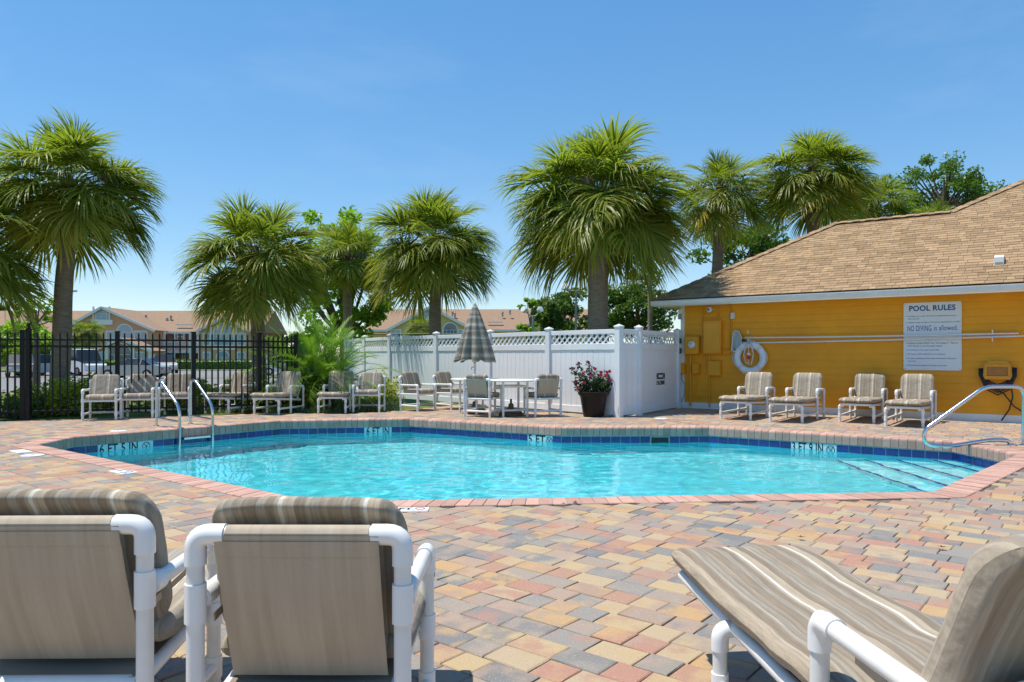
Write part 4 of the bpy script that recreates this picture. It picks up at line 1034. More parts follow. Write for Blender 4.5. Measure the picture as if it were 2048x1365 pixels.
# ------------------------------------------------------------------ plants
def leaflet(mb, p, d, up, ln, w, droop, seg=4, age=0.0, tip=.3):
    d = d.normalized(); side = d.cross(up); side = side.normalized() if side.length > 1e-4 else d.orthogonal()
    vs = []; ag = []; q = p.copy(); h = ln/seg
    for i in range(seg):
        t = i/seg; ww = w*(.5+1.1*t if t < .4 else .94*(1-(t-.4)/.66))
        vs += [q-side*ww, q+side*ww]; ag += [age+tip*t**2]*2
        q = q+d*h; d = (d+V((0, 0, -1))*(droop*3.0*((i+1)/seg)**2)/seg*1.6).normalized()
    vs.append(q); ag.append(age+tip)
    fs = [(2*i, 2*i+1, 2*i+3, 2*i+2) for i in range(seg-1)]+[(2*seg-2, 2*seg-1, 2*seg)]
    mb.add(vs, fs, ag)
FR = {}
def fan_frond(el, seed, age):                       # sabal frond heading +y at elevation el (degrees); reach about 1.9
    key = (el, seed, age)
    if key in FR: return FR[key]
    rnd = random.Random(seed*31+int(el)); mb = MB(); e = radians(el)
    pl = .56; pts = []; dirv = V((0, cos(e), sin(e))); p = V((0, .06, 0)); bend = .34*cos(e)+.06
    for i in range(6):
        pts.append(p.copy()); p = p+dirv*(pl/5); dirv = (dirv+V((0, 0, -1))*bend/5).normalized()
    costa = []
    for i in range(7):
        costa.append((p.copy(), dirv.copy())); p = p+dirv*(.40/6); dirv = (dirv+V((0, .06, -1))*(.70*max(.32, cos(e)))/6).normalized()
    n = 30
    for sgn in (-1, 1):
        for k in range(n):
            t = (k+.5)/n; f = t**.8*6; i = min(5, int(f)); c = costa[i][0].lerp(costa[i+1][0], f-i); dv = costa[i][1].lerp(costa[i+1][1], f-i).normalized()
            side = V((sgn, 0, 0)); up = side.cross(dv)*sgn
            if up.z < 0 and el > -60: up = up if up.dot(V((0, 0, 1))) > 0 else -up
            an = radians(lerp(118, 3, t**.8)+rnd.gauss(0, 4))
            d = dv*cos(an)+side*sin(an)+up*(.30*sin(an)*rnd.uniform(.4, 1.3))
            ln = (1.02-.26*abs(t-.55)-.12*(t < .12))*rnd.uniform(.88, 1.08)
            leaflet(mb, c, d, up+V((rnd.gauss(0, .35), rnd.gauss(0, .35), 0)), ln*.98, .0205, rnd.uniform(.30, 1.25)*(.8 if el < 0 else 1), 6, age+rnd.gauss(0, .07), .25+rnd.random()*.25)
    m = len(mb.v); mb.tube(pts+[c[0] for c in costa[:4]], [.026, .022, .018, .015, .013, .012, .010, .008, .006, .004], 5, True, a=age+.001)
    me = bpy.data.meshes.new('frond'); me = mb.mesh('frond', [MAT['palm'], MAT['petiole']], 0)
    FR[key] = me; return me
def palm(label, px, Y, py_c, reach, n=36, lean=0.0, tr=.19, boots=.5, py_top=None, seed=1, group='sabal palms round the pool', base_px=None, z_base=-.06):
    rnd = random.Random(seed*101); zc = ZAT(py_c, Y); x = XAT(px, Y); xb = XAT(base_px if base_px is not None else px, Y)
    t = thing('palm_tree', label, 'palm', (xb, Y, z_base), 0, group); top = V((x-xb, 0, zc-z_base))
    tr *= .9; mb = MB(); N_ = 22; pts, rs = [], []
    for i in range(N_+1):
        f = i/N_; pts.append(V((top.x*f**1.3, 0, (top.z-.15)*f))+V((.04*noise.noise((seed, f*3, 0)), 0, 0))); rs.append(tr*(1.18-.28*f if f > .08 else 1.35-2.2*f)*(1+.035*noise.noise((seed*3, f*30, 1))))
    mb.tube(pts, rs, 16); mb.build('trunk', MAT['trunk'], t, 60)
    cr = MB()
    for i in range(int(46*boots)+8):
        a = i*2.39996; h = -boots*(i/(int(46*boots)+8))+.12; r = tr*1.02
        b = top+V((cos(a)*r, sin(a)*r, h-.05)); d = V((cos(a)*.62, sin(a)*.62, .78)); ln = rnd.uniform(.16, .34)
        cr.tube([b, b+d*ln*.5, b+d*ln], [.055, .04, .022], 5)
    cr.lathe([(tr, -.25), (tr*1.15, -.05), (tr*.9, .18), (.05, .42)], 10, top)
    co = cr.build('crown', MAT['boot'], t, 40)
    k = reach/1.78
    for i in range(n):
        f = (i+.5)/n; el = [80, 64, 52, 41, 31, 22, 13, 4, -5, -14][min(9, int(10*f**.82))]
        age = .02 if f < .55 else (.16 if f < .72 else (.27 if f < .88 else .44)); age = round(max(0, age+(.1 if rnd.random() < .15 else 0)), 2)
        me = fan_frond(el, rnd.randrange(3), age); o = ob('frond', me, co, loc=top+V((0, 0, .20-.45*f)), rot=(rnd.gauss(0, .17), rnd.gauss(0, .2), i*2.39996+rnd.gauss(0, .18)))
        s = k*rnd.uniform(.88, 1.10)*(.70 if el > 70 else .80 if el > 60 else .90 if el > 45 else 1.0); o.scale = (s, s, s)
    if tr > .1:
        for q in range(3):                              # dry flower stalks
            a = rnd.random()*6.28; fl = MB(); p = top+V((0, 0, .1)); d = V((cos(a), sin(a), .5)).normalized(); stalk = [p+d*(reach*.75*j/6)+V((0, 0, -.55*(j/6)**2)) for j in range(7)]; fl.tube(stalk, .012, 4)
            for j in range(70):
                b = stalk[rnd.randrange(2, 6)].lerp(stalk[6], rnd.random()*.6); e = V((rnd.gauss(0, 1), rnd.gauss(0, 1), rnd.gauss(-.6, .7))).normalized(); fl.tube([b, b+e*rnd.uniform(.08, .25)], .006, 3, False)
            fl.build('flower_stalk', MAT['stalk'], co)
    return t
MAT['stalk'] = M('dry_flower_stalk', (.24, .19, .15), (.17, .13, .10), 9, .95)
palm('tall palm at left with thick trunk behind black fence', 138, 16.8, 386, 2.0, 62, tr=.205, boots=.35, seed=1, base_px=119)
palm('palm cut by the left frame edge, one hanging frond showing', -95, 15.4, 490, 2.0, 40, tr=.2, boots=.4, seed=2)
palm('palm behind black fence with dark boots, left of feathery palm', 512, 18.6, 526, 1.95, 62, tr=.185, boots=.5, seed=3, base_px=520)
palm('slender palm between two fuller palms above the feathery palm', 695, 25, 522, 1.6, 46, tr=.165, boots=.6, seed=4)
palm('palm with yellow lower fronds behind the closed umbrella', 868, 21.5, 500, 2.1, 62, tr=.19, boots=.25, seed=5, base_px=874)
palm('largest palm with broad drooping crown just behind white fence', 1195, 17.4, 414, 2.35, 84, tr=.255, boots=.5, seed=6, base_px=1198)
palm('palm with ragged boots beside the pool house roof corner', 1440, 20.5, 392, 1.55, 44, tr=.165, boots=.45, seed=7, base_px=1426)
palm('tall palm with heavy boots rising behind the roof ridge', 1628, 21.5, 364, 1.95, 60, tr=.22, boots=1.0, seed=8)
palm('smaller palm half hidden right of the tall one behind ridge', 1745, 24.5, 425, 1.55, 44, tr=.18, boots=.5, seed=9)
palm('low palm top peeking over the roof ridge below the oak', 1868, 27, 462, 1.3, 34, tr=.18, boots=.4, seed=10)

def leaf_blob(mb, c, r, n, size, rnd, flat=1.0):
    for _ in range(n):
        d = V((rnd.gauss(0, 1), rnd.gauss(0, 1), rnd.gauss(0, 1))).normalized()*(r*rnd.random()**.45); d.z *= flat; p = c+d
        a = V((rnd.gauss(0, 1), rnd.gauss(0, 1), rnd.gauss(0, .7))).normalized(); b = a.orthogonal().normalized(); b = (Matrix.Rotation(rnd.random()*6.28, 3, a) @ b); s = size*rnd.uniform(.6, 1.25)
        mb.add([p-a*s, p+b*s*.5+a*s*.1, p+a*s, p-b*s*.5+a*s*.1], [(0, 1, 2, 3)])
def tree(label, px, Y, py_c, rx, rz, m, n=7000, size=.10, clumps=46, seed=1, trunk=True, group='leafy trees behind the pool', dens=1.0, name='leafy_tree', zb=-.3, sparse=.28):
    rnd = random.Random(seed*77); zc = ZAT(py_c, Y); x = XAT(px, Y); RX, RZ = rx*Y/F, rz*Y/F
    t = thing(name, label, 'tree', (x, Y, zb), 0, group); c = V((0, 0, zc-zb))
    tm = MB(); cm = MB(); fork = V((0, 0, max(.5, c.z-RZ*1.0)))
    tm.tube([(0, 0, 0), fork*.5+V((.05, 0, 0)), fork, c+V((0, 0, RZ*.3))], [.16*RX**.5+.03, .12*RX**.5+.02, .10*RX**.5+.02, .03], 8)
    for i in range(clumps):
        u = V((rnd.gauss(0, 1), rnd.gauss(0, 1), rnd.gauss(0, 1))).normalized(); k = rnd.uniform(.35, 1.0)**.6*(1+.12*rnd.gauss(0, 1)); p = c+V((u.x*RX*k, u.y*RX*.8*k, u.z*RZ*k))
        leaf_blob(cm, p, RX*sparse*rnd.uniform(.7, 1.3), int(n/clumps), size, rnd, .75)
        if i % 2 == 0: tm.tube([fork.lerp(c, rnd.random()*.7), fork.lerp(p, .6)+V((0, 0, .15)), p], [.05*RX**.5, .03*RX**.5, .008], 5)
    tm.build('trunk', MAT['bark'], t, 60); cm.build('crown', MAT[m], t)
    return t
tree('bright green maple-like tree behind the slender palm', 688, 27, 568, 112, 140, 'leaflime', 8500, .11, 80, 1, sparse=.2)
tree('dark oak left of the largest palm trunk', 1125, 34, 640, 60, 62, 'leafdark', 7000, .10, 44, 2)
tree('dense dark oak between largest palm and pool house', 1275, 36, 618, 78, 70, 'leafdark', 9000, .10, 56, 3)
tree('green tree behind the palm beside roof corner', 1500, 32, 512, 95, 68, 'leaf', 8000, .11, 52, 4)
tree('airy oak at right rising above the roof ridge', 1888, 33, 378, 92, 66, 'leaf', 6500, .085, 60, 5, sparse=.22)
tree('thin lime sapling behind black fence left of palm trunk', 72, 34, 632, 42, 40, 'leaflime', 900, .10, 26, 6, sparse=.25)
tree('small treetop seen just over the roof at left edge', -8, 130, 618, 22, 12, 'leafdark', 1500, .35, 16, 7)
tree('treetop showing over the peach building ridge', 470, 135, 622, 30, 10, 'leaf', 2200, .35, 22, 8)
tree('low green tree beside the end of black fence', 600, 60, 690, 48, 30, 'leaf', 4000, .2, 30, 9)
tree('lime shrub-like tree under the lamps at fence', 1062, 33, 640, 22, 48, 'leaflime', 1500, .10, 20, 10)
tree('leafy green tree above parked cars at the left edge', 20, 76, 692, 75, 42, 'leaflime', 8000, .26, 50, 11)
tree('bright green tree right of the left edge cars', 95, 80, 698, 45, 34, 'leaf', 4500, .26, 36, 12)

def shrub(label, px, py, w, h, m, n, size, seed, name='shrub', group='low shrubs by the fences', dep=None, z=-.05):
    rnd = random.Random(seed*13); p = G(px, py, z); t = thing(name, label, 'shrub', (p.x, p.y, z), 0, group); cm, st = MB(), MB()
    for i in range(26):
        a = rnd.random()*6.28; r = rnd.random()**.5; q = V((cos(a)*r*w/2, sin(a)*r*(dep or w)/2, h*rnd.uniform(.12, .92)*(1-.45*r)))
        leaf_blob(cm, q, .30*h*rnd.uniform(.7, 1.2), n//26, size, rnd); st.tube([(q.x*.3, q.y*.3, 0), (q.x*.7, q.y*.7, q.z*.6), q], [.012, .008, .004], 4)
    st.build('stem', MAT['bark'], t); cm.build('foliage', MAT[m], t)
shrub('green shrub at foot of left palm behind fence', 110, 829, 1.5, .85, 'leafyel', 2600, .055, 1)
shrub('yellow green shrub left of the first armchair', 158, 828, 1.4, .95, 'leafyel', 2600, .055, 2)
shrub('dark low shrub by the gate post at left', 15, 836, 1.2, .6, 'leaf', 1500, .045, 3)
shrub('yellow shrub behind the second and third armchairs', 315, 823, 2.4, .75, 'leafyel', 2600, .055, 4, dep=1)
shrub('yellow shrub behind the chaise by the ladder', 425, 819, 1.8, .8, 'leafyel', 2400, .055, 5, dep=1)
shrub('yellow shrub at foot of second palm', 505, 816, 1.2, .85, 'leafyel', 2000, .045, 6, dep=1)
shrub('bright yellow shrub under left side of feathery palm', 597, 821, .95, .66, 'leafyel', 1800, .045, 7)
shrub('yellow shrub climbing by the white fence post', 765, 811, .7, 1.0, 'leafyel', 1500, .045, 8)
def ground_cover():
    rnd = random.Random(55); mb = MB()
    for i in range(6500):
        px = rnd.uniform(585, 800); py = rnd.uniform(806, 829-max(0, (px-700))*.07); p = G(px, py, -.04); h = rnd.uniform(.05, .22)
        d = V((rnd.gauss(0, .8), rnd.gauss(0, .8), 1)).normalized(); leaflet(mb, p, d, V((rnd.gauss(0, 1), 1, 0)), h, .012, .2, 3)
    for i in range(3500):
        px = rnd.uniform(330, 600); py = rnd.uniform(815, 827); p = G(px, py, -.04); d = V((rnd.gauss(0, .8), rnd.gauss(0, .8), 1)).normalized(); leaflet(mb, p, d, V((rnd.gauss(0, 1), 1, 0)), rnd.uniform(.05, .15), .012, .2, 3)
    o = mb.build('ground_cover', MAT['leafgrey']); tag(o, 'grey green juniper-like ground cover along the deck edge', 'ground cover', kind='stuff')
ground_cover()
def pygmy_palm():
    p = G(640, 822, -.05); t = thing('date_palm', 'bright green feathery date palm left of white fence', 'palm', (p.x, p.y, -.05)); rnd = random.Random(9)
    mes = []
    for k in range(8):
        mb = MB(); el = [78, 66, 54, 44, 34, 22, 10, -4][k]; e = radians(el); d = V((0, cos(e), sin(e))); q = V((0, .05, 0)); pts = []; L = 1.5
        for i in range(15):
            pts.append(q.copy()); q = q+d*(L/14); d = (d+V((0, .12, -1))*(.085*(.35+i/9))).normalized()
        mb.tube(pts, [.014-.0008*i for i in range(15)], 4)
        for i in range(1, 15):
            for j in range(3):
                f = i-1+j/3; a = int(f); c = pts[a].lerp(pts[min(14, a+1)], f-a); dv = (pts[min(14, a+1)]-pts[max(0, a-1)]).normalized(); fr = f/14
                for sgn in (-1, 1):
                    ln = .30*(.45+1.4*fr*(1-fr)*1.6)*rnd.uniform(.85, 1.1); dd = dv*(.65+.5*fr)+V((sgn, 0, 0))*.8+V((0, 0, rnd.gauss(.16, .16)))
                    leaflet(mb, c, dd, V((0, -.3, 1)), ln, .0085, .22, 3, 0, .1)
        mes.append(mb.mesh('frond', MAT['pygmy'], 0))
    for q, (dx, dy, h) in enumerate(((-.12, 0, .62), (.28, .1, .55), (-.48, .12, .48), (.08, .35, .70))):
        tr = MB(); tr.tube([(dx*.5, dy, 0), (dx*.9, dy, h*.5), (dx, dy, h)], [.085, .075, .09], 10); to = tr.build('trunk', MAT['boot'], t, 60)
        for i in range(26):
            s = rnd.uniform(.85, 1.18); o = ob('frond', mes[min(7, int((i/26)**.85*8))], t, loc=(dx, dy, h+.05-.1*i/26), rot=(0, rnd.gauss(0, .1), i*2.39996+q)); o.scale = (s, s, s)
pygmy_palm()
def flower_pot():
    p = V((XAT(1187, 14.75), 14.75, 0)); t = thing('flower_pot', 'dark brown glazed pot beside the white fence', 'pot', p)
    MB().lathe([(.20, 0), (.205, .02), (.265, .38), (.275, .41), (.30, .43), (.315, .46), (.31, .49), (.285, .50), (.27, .47), (.25, .44)], 32, cap=True).build('vessel', MAT['pot'], t, 50)
    MB().lathe([(.26, .445), (.1, .46), (.001, .465)], 16, cap=False).build('soil', MAT['soil'], t, 40)
    b = thing('flowering_bush', 'red flowering bush growing in dark pot', 'bush', p+V((0, 0, .45))); rnd = random.Random(4); st, lf = MB(), MB(); fl = []
    tips = [(-.43, -.05, .48), (-.30, 0, .58), (-.1, .1, .6), (-.22, -.1, .38), (.02, 0, .47), (.15, .05, .40), (.26, 0, .40), (.42, 0, .33), (.33, -.05, .24), (-.36, 0, .22), (-.33, -.1, .10), (.2, -.1, .2), (0, -.15, .28), (.1, .15, .3), (-.15, .1, .25), (.36, .05, .12), (-.26, .02, .05), (.05, -.05, .12)]
    for q in tips:
        q = V(q); st.tube([(q.x*.12, q.y*.12, 0), q*.55+V((0, 0, .04)), q], [.010, .007, .004], 5)
        for k in range(9): leaf_blob(lf, V((q.x*.1, q.y*.1, 0)).lerp(q, .35+.65*k/8), .075, 12, .034, rnd)
    st.build('stem', MAT['bark'], b); lf.build('foliage', MAT['roseleaf'], b)
    spots = tips[:11]+[(-.08, -.18, .33), (.12, -.18, .36), (.22, -.15, .34), (.3, -.1, .42), (-.2, -.1, .2)]
    for i, q in enumerate(spots):
        mb = MB(); c = V(q)+V((0, -.04, .03))
        for k in range(7):
            a = k*2.4; d = V((cos(a)*.8, -.5+.2*rnd.random(), sin(a)*.8)); leaflet(mb, c, d, V((0, -1, .2)), .045, .019, .05, 3)
        mb.build('flower', MAT['petalpink'] if i in (0, 1, 11, 8, 7) else MAT['petal'], b)
flower_pot()

# ------------------------------------------------------------------ beyond the fence: lot, cars, buildings, lamps
ZF = -.45
def lot():
    def sheet(nm, pts, z, m): tag(MB().add([(x, y, z) for x, y in pts], [tuple(range(len(pts)))]).build(nm, MAT[m]), kind='structure')
    sheet('parking_lot', [(-75, 33), (-13, 33), (-14, 53), (-75, 55)], ZF+.012, 'asphalt')
    sheet('road', [(-80, 55.5), (60, 53.5), (60, 78), (-80, 80)], ZF+.008, 'asphalt')
    for nm, x0, x1, y in (('kerb', -80, -13, 80.2), ('kerb', -12, 60, 53), ('kerb', -80, 60, 80.9 if False else 79.9)):
        if y == 80.2: continue
        tag(MB().cbox(((x0+x1)/2, y, ZF+.05), (x1-x0, .3, .14), .02).build(nm, MAT['kerb']), kind='structure')
    sheet('road_line', [(-60, 66), (60, 65.2), (60, 65.45), (-60, 66.25)], ZF+.014, 'kerb')
lot()
def hedge(label, x0, x1, Y, h, seed):
    rnd = random.Random(seed); t = thing('hedge', label, 'hedge', ((x0+x1)/2, Y, ZF), 0, 'clipped hedges before the far buildings'); L = x1-x0
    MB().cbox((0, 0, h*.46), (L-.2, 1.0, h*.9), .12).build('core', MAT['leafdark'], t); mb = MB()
    for _ in range(int(L*140)):
        x = rnd.uniform(-L/2, L/2); f = rnd.random(); y, z = (rnd.uniform(-.6, .6), h*rnd.uniform(.92, 1.03)) if f < .45 else (-.58+rnd.gauss(0, .05), rnd.random()*h)
        leaf_blob(mb, V((x, y, z)), .06, 1, .13, rnd)
    mb.build('foliage', MAT['leaf'], t)
hedge('long clipped hedge before the peach building, right of cars', XAT(345, 86), XAT(528, 86), 86, 1.15, 1)
hedge('short clipped hedge between the white van and sedan', XAT(195, 84), XAT(250, 84), 84, 1.1, 2)
hedge('short clipped hedge behind the silver sedan', XAT(262, 85), XAT(335, 85), 85, 1.1, 3)
def car(name, label, loc, rz, paint, secs, wb, group='parked vehicles in the lot', wr=.33, solid=0):
    t = thing(name, label, name.split('_')[-1], (loc[0], loc[1], ZF+.012), rz, group); body, gl = MB(), MB()
    n = len(secs)
    for s in (-1, 1):
        for i in range(n-1):
            a, b = secs[i], secs[i+1]
            q = lambda k, c: (k[0], s*k[1], c)
            f = [(0, 1, 2, 3)] if s < 0 else [(3, 2, 1, 0)]
            body.add([q(a, a[2]), q(b, b[2]), q(b, b[3]), q(a, a[3])], f)
            if a[4] > a[3]+.1 or b[4] > b[3]+.1:
                (body if i < solid else gl).add([(a[0], s*a[1]*.97, a[3]), (b[0], s*b[1]*.97, b[3]), (b[0], s*b[5], b[4]), (a[0], s*a[5], a[4])], f)
    for i in range(n-1):
        a, b = secs[i], secs[i+1]; roofy = abs(a[4]-b[4]) < .14
        tgt = body if roofy else gl
        wa, wb_ = (a[5] if a[4] > a[3]+.1 else a[1]*.97), (b[5] if b[4] > b[3]+.1 else b[1]*.97)
        tgt.add([(a[0], -wa, a[4]), (b[0], -wb_, b[4]), (b[0], wb_, b[4]), (a[0], wa, a[4])], [(0, 1, 2, 3)])
    for e in (secs[0], secs[-1]): body.add([(e[0], -e[1], e[2]), (e[0], e[1], e[2]), (e[0], e[1], e[3]), (e[0], -e[1], e[3])], [(0, 1, 2, 3)])
    if solid: a = secs[0]; body.add([(a[0], -a[1]*.97, a[3]), (a[0], a[1]*.97, a[3]), (a[0], a[5], a[4]), (a[0], -a[5], a[4])], [(0, 1, 2, 3)]); MB().cbox((a[0]-.02, 0, 1.55), (.03, 1.3, .5), .01).build('rear_window', MAT['carglass'], t)
    body.build('body', MAT[paint], t); gl.build('windows', MAT['carglass'], t)
    for i in range(n):                                   # pillars
        k = secs[i]
        if k[4] > k[3]+.25:
            for s in (-1, 1): MB().tube([(k[0], s*k[1]*.975, k[3]), (k[0], s*k[5]*1.01, k[4])], .035, 5).build('pillar', MAT[paint], t)
    W_ = max(k[1] for k in secs)
    for x in wb:
        for s in (-1, 1):
            w = MB().lathe([(wr*.6, -.10), (wr, -.08), (wr, .08), (wr*.6, .10)], 18).build('wheel', MAT['rubber'], t, 40, loc=(x, s*(W_-.07), wr), rot=(pi/2, 0, 0))
            MB().lathe([(wr*.58, -.115), (.04, -.10)], 14, cap=False).build('rim', MAT['steel'], w, 40); MB().lathe([(wr*.58, .115), (.04, .10)], 14, cap=False).build('rim', MAT['steel'], w, 40)
    x0, x1 = secs[0][0], secs[-1][0]
    for s in (-1, 1):
        MB().cbox((x0-.01, s*(secs[0][1]-.16), secs[0][3]-.12), (.05, .26, .16), .01).build('tail_lamp', MAT['tail'], t)
        MB().cbox((x1+.0, s*(secs[-1][1]-.16), secs[-1][3]-.10), (.05, .28, .12), .01).build('headlight', MAT['lens'], t)
    MB().cbox((x0-.03, 0, secs[0][2]+.10), (.08, secs[0][1]*1.9, .16), .03).build('bumper', MAT[paint], t); MB().cbox((x1+.03, 0, secs[-1][2]+.10), (.08, secs[-1][1]*1.9, .16), .03).build('bumper', MAT[paint], t)
SEDAN = [(-2.3, .76, .36, .84, .84, .6), (-2.1, .84, .26, .93, .93, .62), (-1.55, .88, .23, .96, .99, .6), (-.85, .89, .22, .97, 1.40, .58), (.25, .89, .22, .96, 1.42, .6), (1.1, .88, .22, .94, .97, .6), (2.0, .85, .24, .82, .82, .6), (2.3, .74, .36, .68, .68, .6)]
SUV = [(-2.25, .82, .40, 1.0, 1.02, .66), (-2.1, .88, .32, 1.02, 1.55, .66), (-1.5, .90, .28, 1.02, 1.70, .68), (.3, .90, .28, 1.02, 1.72, .68), (1.1, .89, .28, 1.0, 1.04, .66), (2.0, .87, .30, .94, .94, .6), (2.25, .78, .40, .78, .78, .6)]
VAN = [(-2.7, .92, .40, 1.25, 2.05, .84), (-2.6, .95, .34, 1.25, 2.15, .86), (.0, .95, .32, 1.25, 2.18, .86), (1.2, .95, .32, 1.22, 2.12, .84), (1.75, .94, .32, 1.15, 1.2, .8), (2.5, .90, .36, .98, .98, .7), (2.65, .82, .42, .85, .85, .6)]
TRUCK = [(-2.6, .86, .48, 1.0, 1.0, .7), (-2.5, .90, .42, 1.05, 1.05, .7), (-.75, .90, .40, 1.05, 1.08, .7), (-.55, .90, .40, 1.05, 1.72, .66), (.45, .90, .40, 1.05, 1.74, .66), (1.05, .90, .40, 1.05, 1.08, .66), (2.3, .88, .42, .98, .98, .6), (2.6, .82, .48, .85, .85, .6)]
def at2(px, Y): return (XAT(px, Y), Y)
car('silver_sedan', 'silver grey sedan parked side on behind the first armchair', at2(268, 53), radians(180), 'car_silver', SEDAN, (-1.35, 1.4))
car('white_van', 'tall white van right of the left palm trunk', at2(158, 61), radians(-32), 'car_whitepaint', VAN, (-1.6, 1.55), wr=.36, solid=2)
car('light_suv', 'pale silver suv at the left edge behind gate posts', at2(42, 57), radians(-58), 'car_silver', SUV, (-1.35, 1.4))
car('blue_suv', 'blue grey minivan with red tail lamps left of palm', at2(84, 60), radians(62), 'car_bluegrey', SUV, (-1.35, 1.4))
car('dark_suv', 'dark suv tucked between minivan and left palm trunk', at2(101, 63), radians(66), 'car_dkgrey', SUV, (-1.35, 1.4))
car('beige_pickup', 'beige pickup truck parked right of the silver sedan', at2(327, 62), radians(-60), 'car_beige', TRUCK, (-1.5, 1.65), wr=.38)
car('blue_sedan', 'small blue car behind the silver sedan', at2(286, 70), radians(170), 'car_blue', SEDAN, (-1.35, 1.4))
car('white_suv', 'white suv seen between the second palm and feathery palm', at2(571, 62), radians(20), 'car_whitepaint', SUV, (-1.35, 1.4))

def arch_poly(c, w, h, n=12):                        # rectangle with a round head; c = bottom centre
    r = w/2; z = h-r
    return [V((c.x-r, c.y, c.z)), V((c.x+r, c.y, c.z))]+[V((c.x+r*cos(pi*k/n), c.y, c.z+z+r*sin(pi*k/n))) for k in range(n+1)]
def window(par, o, Y, x0, x1, y0, y1, arch=False, m='sky_pane', bars=1, proud=0):
    a, b = AT(x0, y1, Y), AT(x1, y0, Y); w, h = b.x-a.x, b.z-a.z; c = V(((a.x+b.x)/2, Y-.06-proud, a.z))-o
    e = .16
    P_ = (lambda c, w, h: arch_poly(c, w, h)) if arch else (lambda c, w, h: [c+V((-w/2, 0, 0)), c+V((w/2, 0, 0)), c+V((w/2, 0, h)), c+V((-w/2, 0, h))])
    fr = MB().prism(P_(c-V((0, 0, e)), w+2*e, h+2*e), (0, .05, 0)).build('window', MAT['trim'], par)
    MB().prism(P_(c-V((0, .03, 0)), w, h), (0, .025, 0)).build('pane', MAT[m], fr)
    mb = MB()
    for k in range(1, bars+1): mb.box(c+V((-w/2+w*k/(bars+1), -.045, (h*.5 if not arch else (h-w/2)*.5))), (.05, .03, h if not arch else h-w/2))
    mb.box(c+V((0, -.045, (h-w/2) if arch else h*.5)), (w, .03, .05)); mb.build('glazing_bar', MAT['trim'], fr)
def gable_roof(par, o, xl, xr, xc, zl, zp, y0, y1, m, over=.4, th=.15):
    mb = MB(); A = [V((xl-over, y0-over, zl)), V((xc, y0-over, zp)), V((xr+over, y0-over, zl))]; B = [V((p.x, y1, p.z)) for p in A]
    for i in (0, 1): mb.add([A[i]-o, A[i+1]-o, B[i+1]-o, B[i]-o, A[i]-o-V((0, 0, th)), A[i+1]-o-V((0, 0, th)), B[i+1]-o-V((0, 0, th)), B[i]-o-V((0, 0, th))], [(0, 1, 2, 3), (7, 6, 5, 4), (0, 4, 5, 1), (3, 2, 6, 7), (0, 3, 7, 4), (1, 5, 6, 2)])
    mb.build('gable_roof', MAT[m], par)
    tr = MB()
    for i in (0, 1):
        p, q = A[i]-o+V((0, -.04, -.12)), A[i+1]-o+V((0, -.04, -.12)); d = q-p; tr.box((p+q)/2, (d.length, .08, .36), Matrix.Rotation(-math.atan2(d.z, d.x), 3, 'Y'))
    tr.build('barge_board', MAT['trim'], par)
def vents(par, o, lst, Y):
    for px, py in lst: p = AT(px, py, Y)-o; MB().lathe([(.14, -.3), (.14, .25), (.22, .28), (.2, .4)], 8, p).build('roof_vent', MAT['grey'], par)
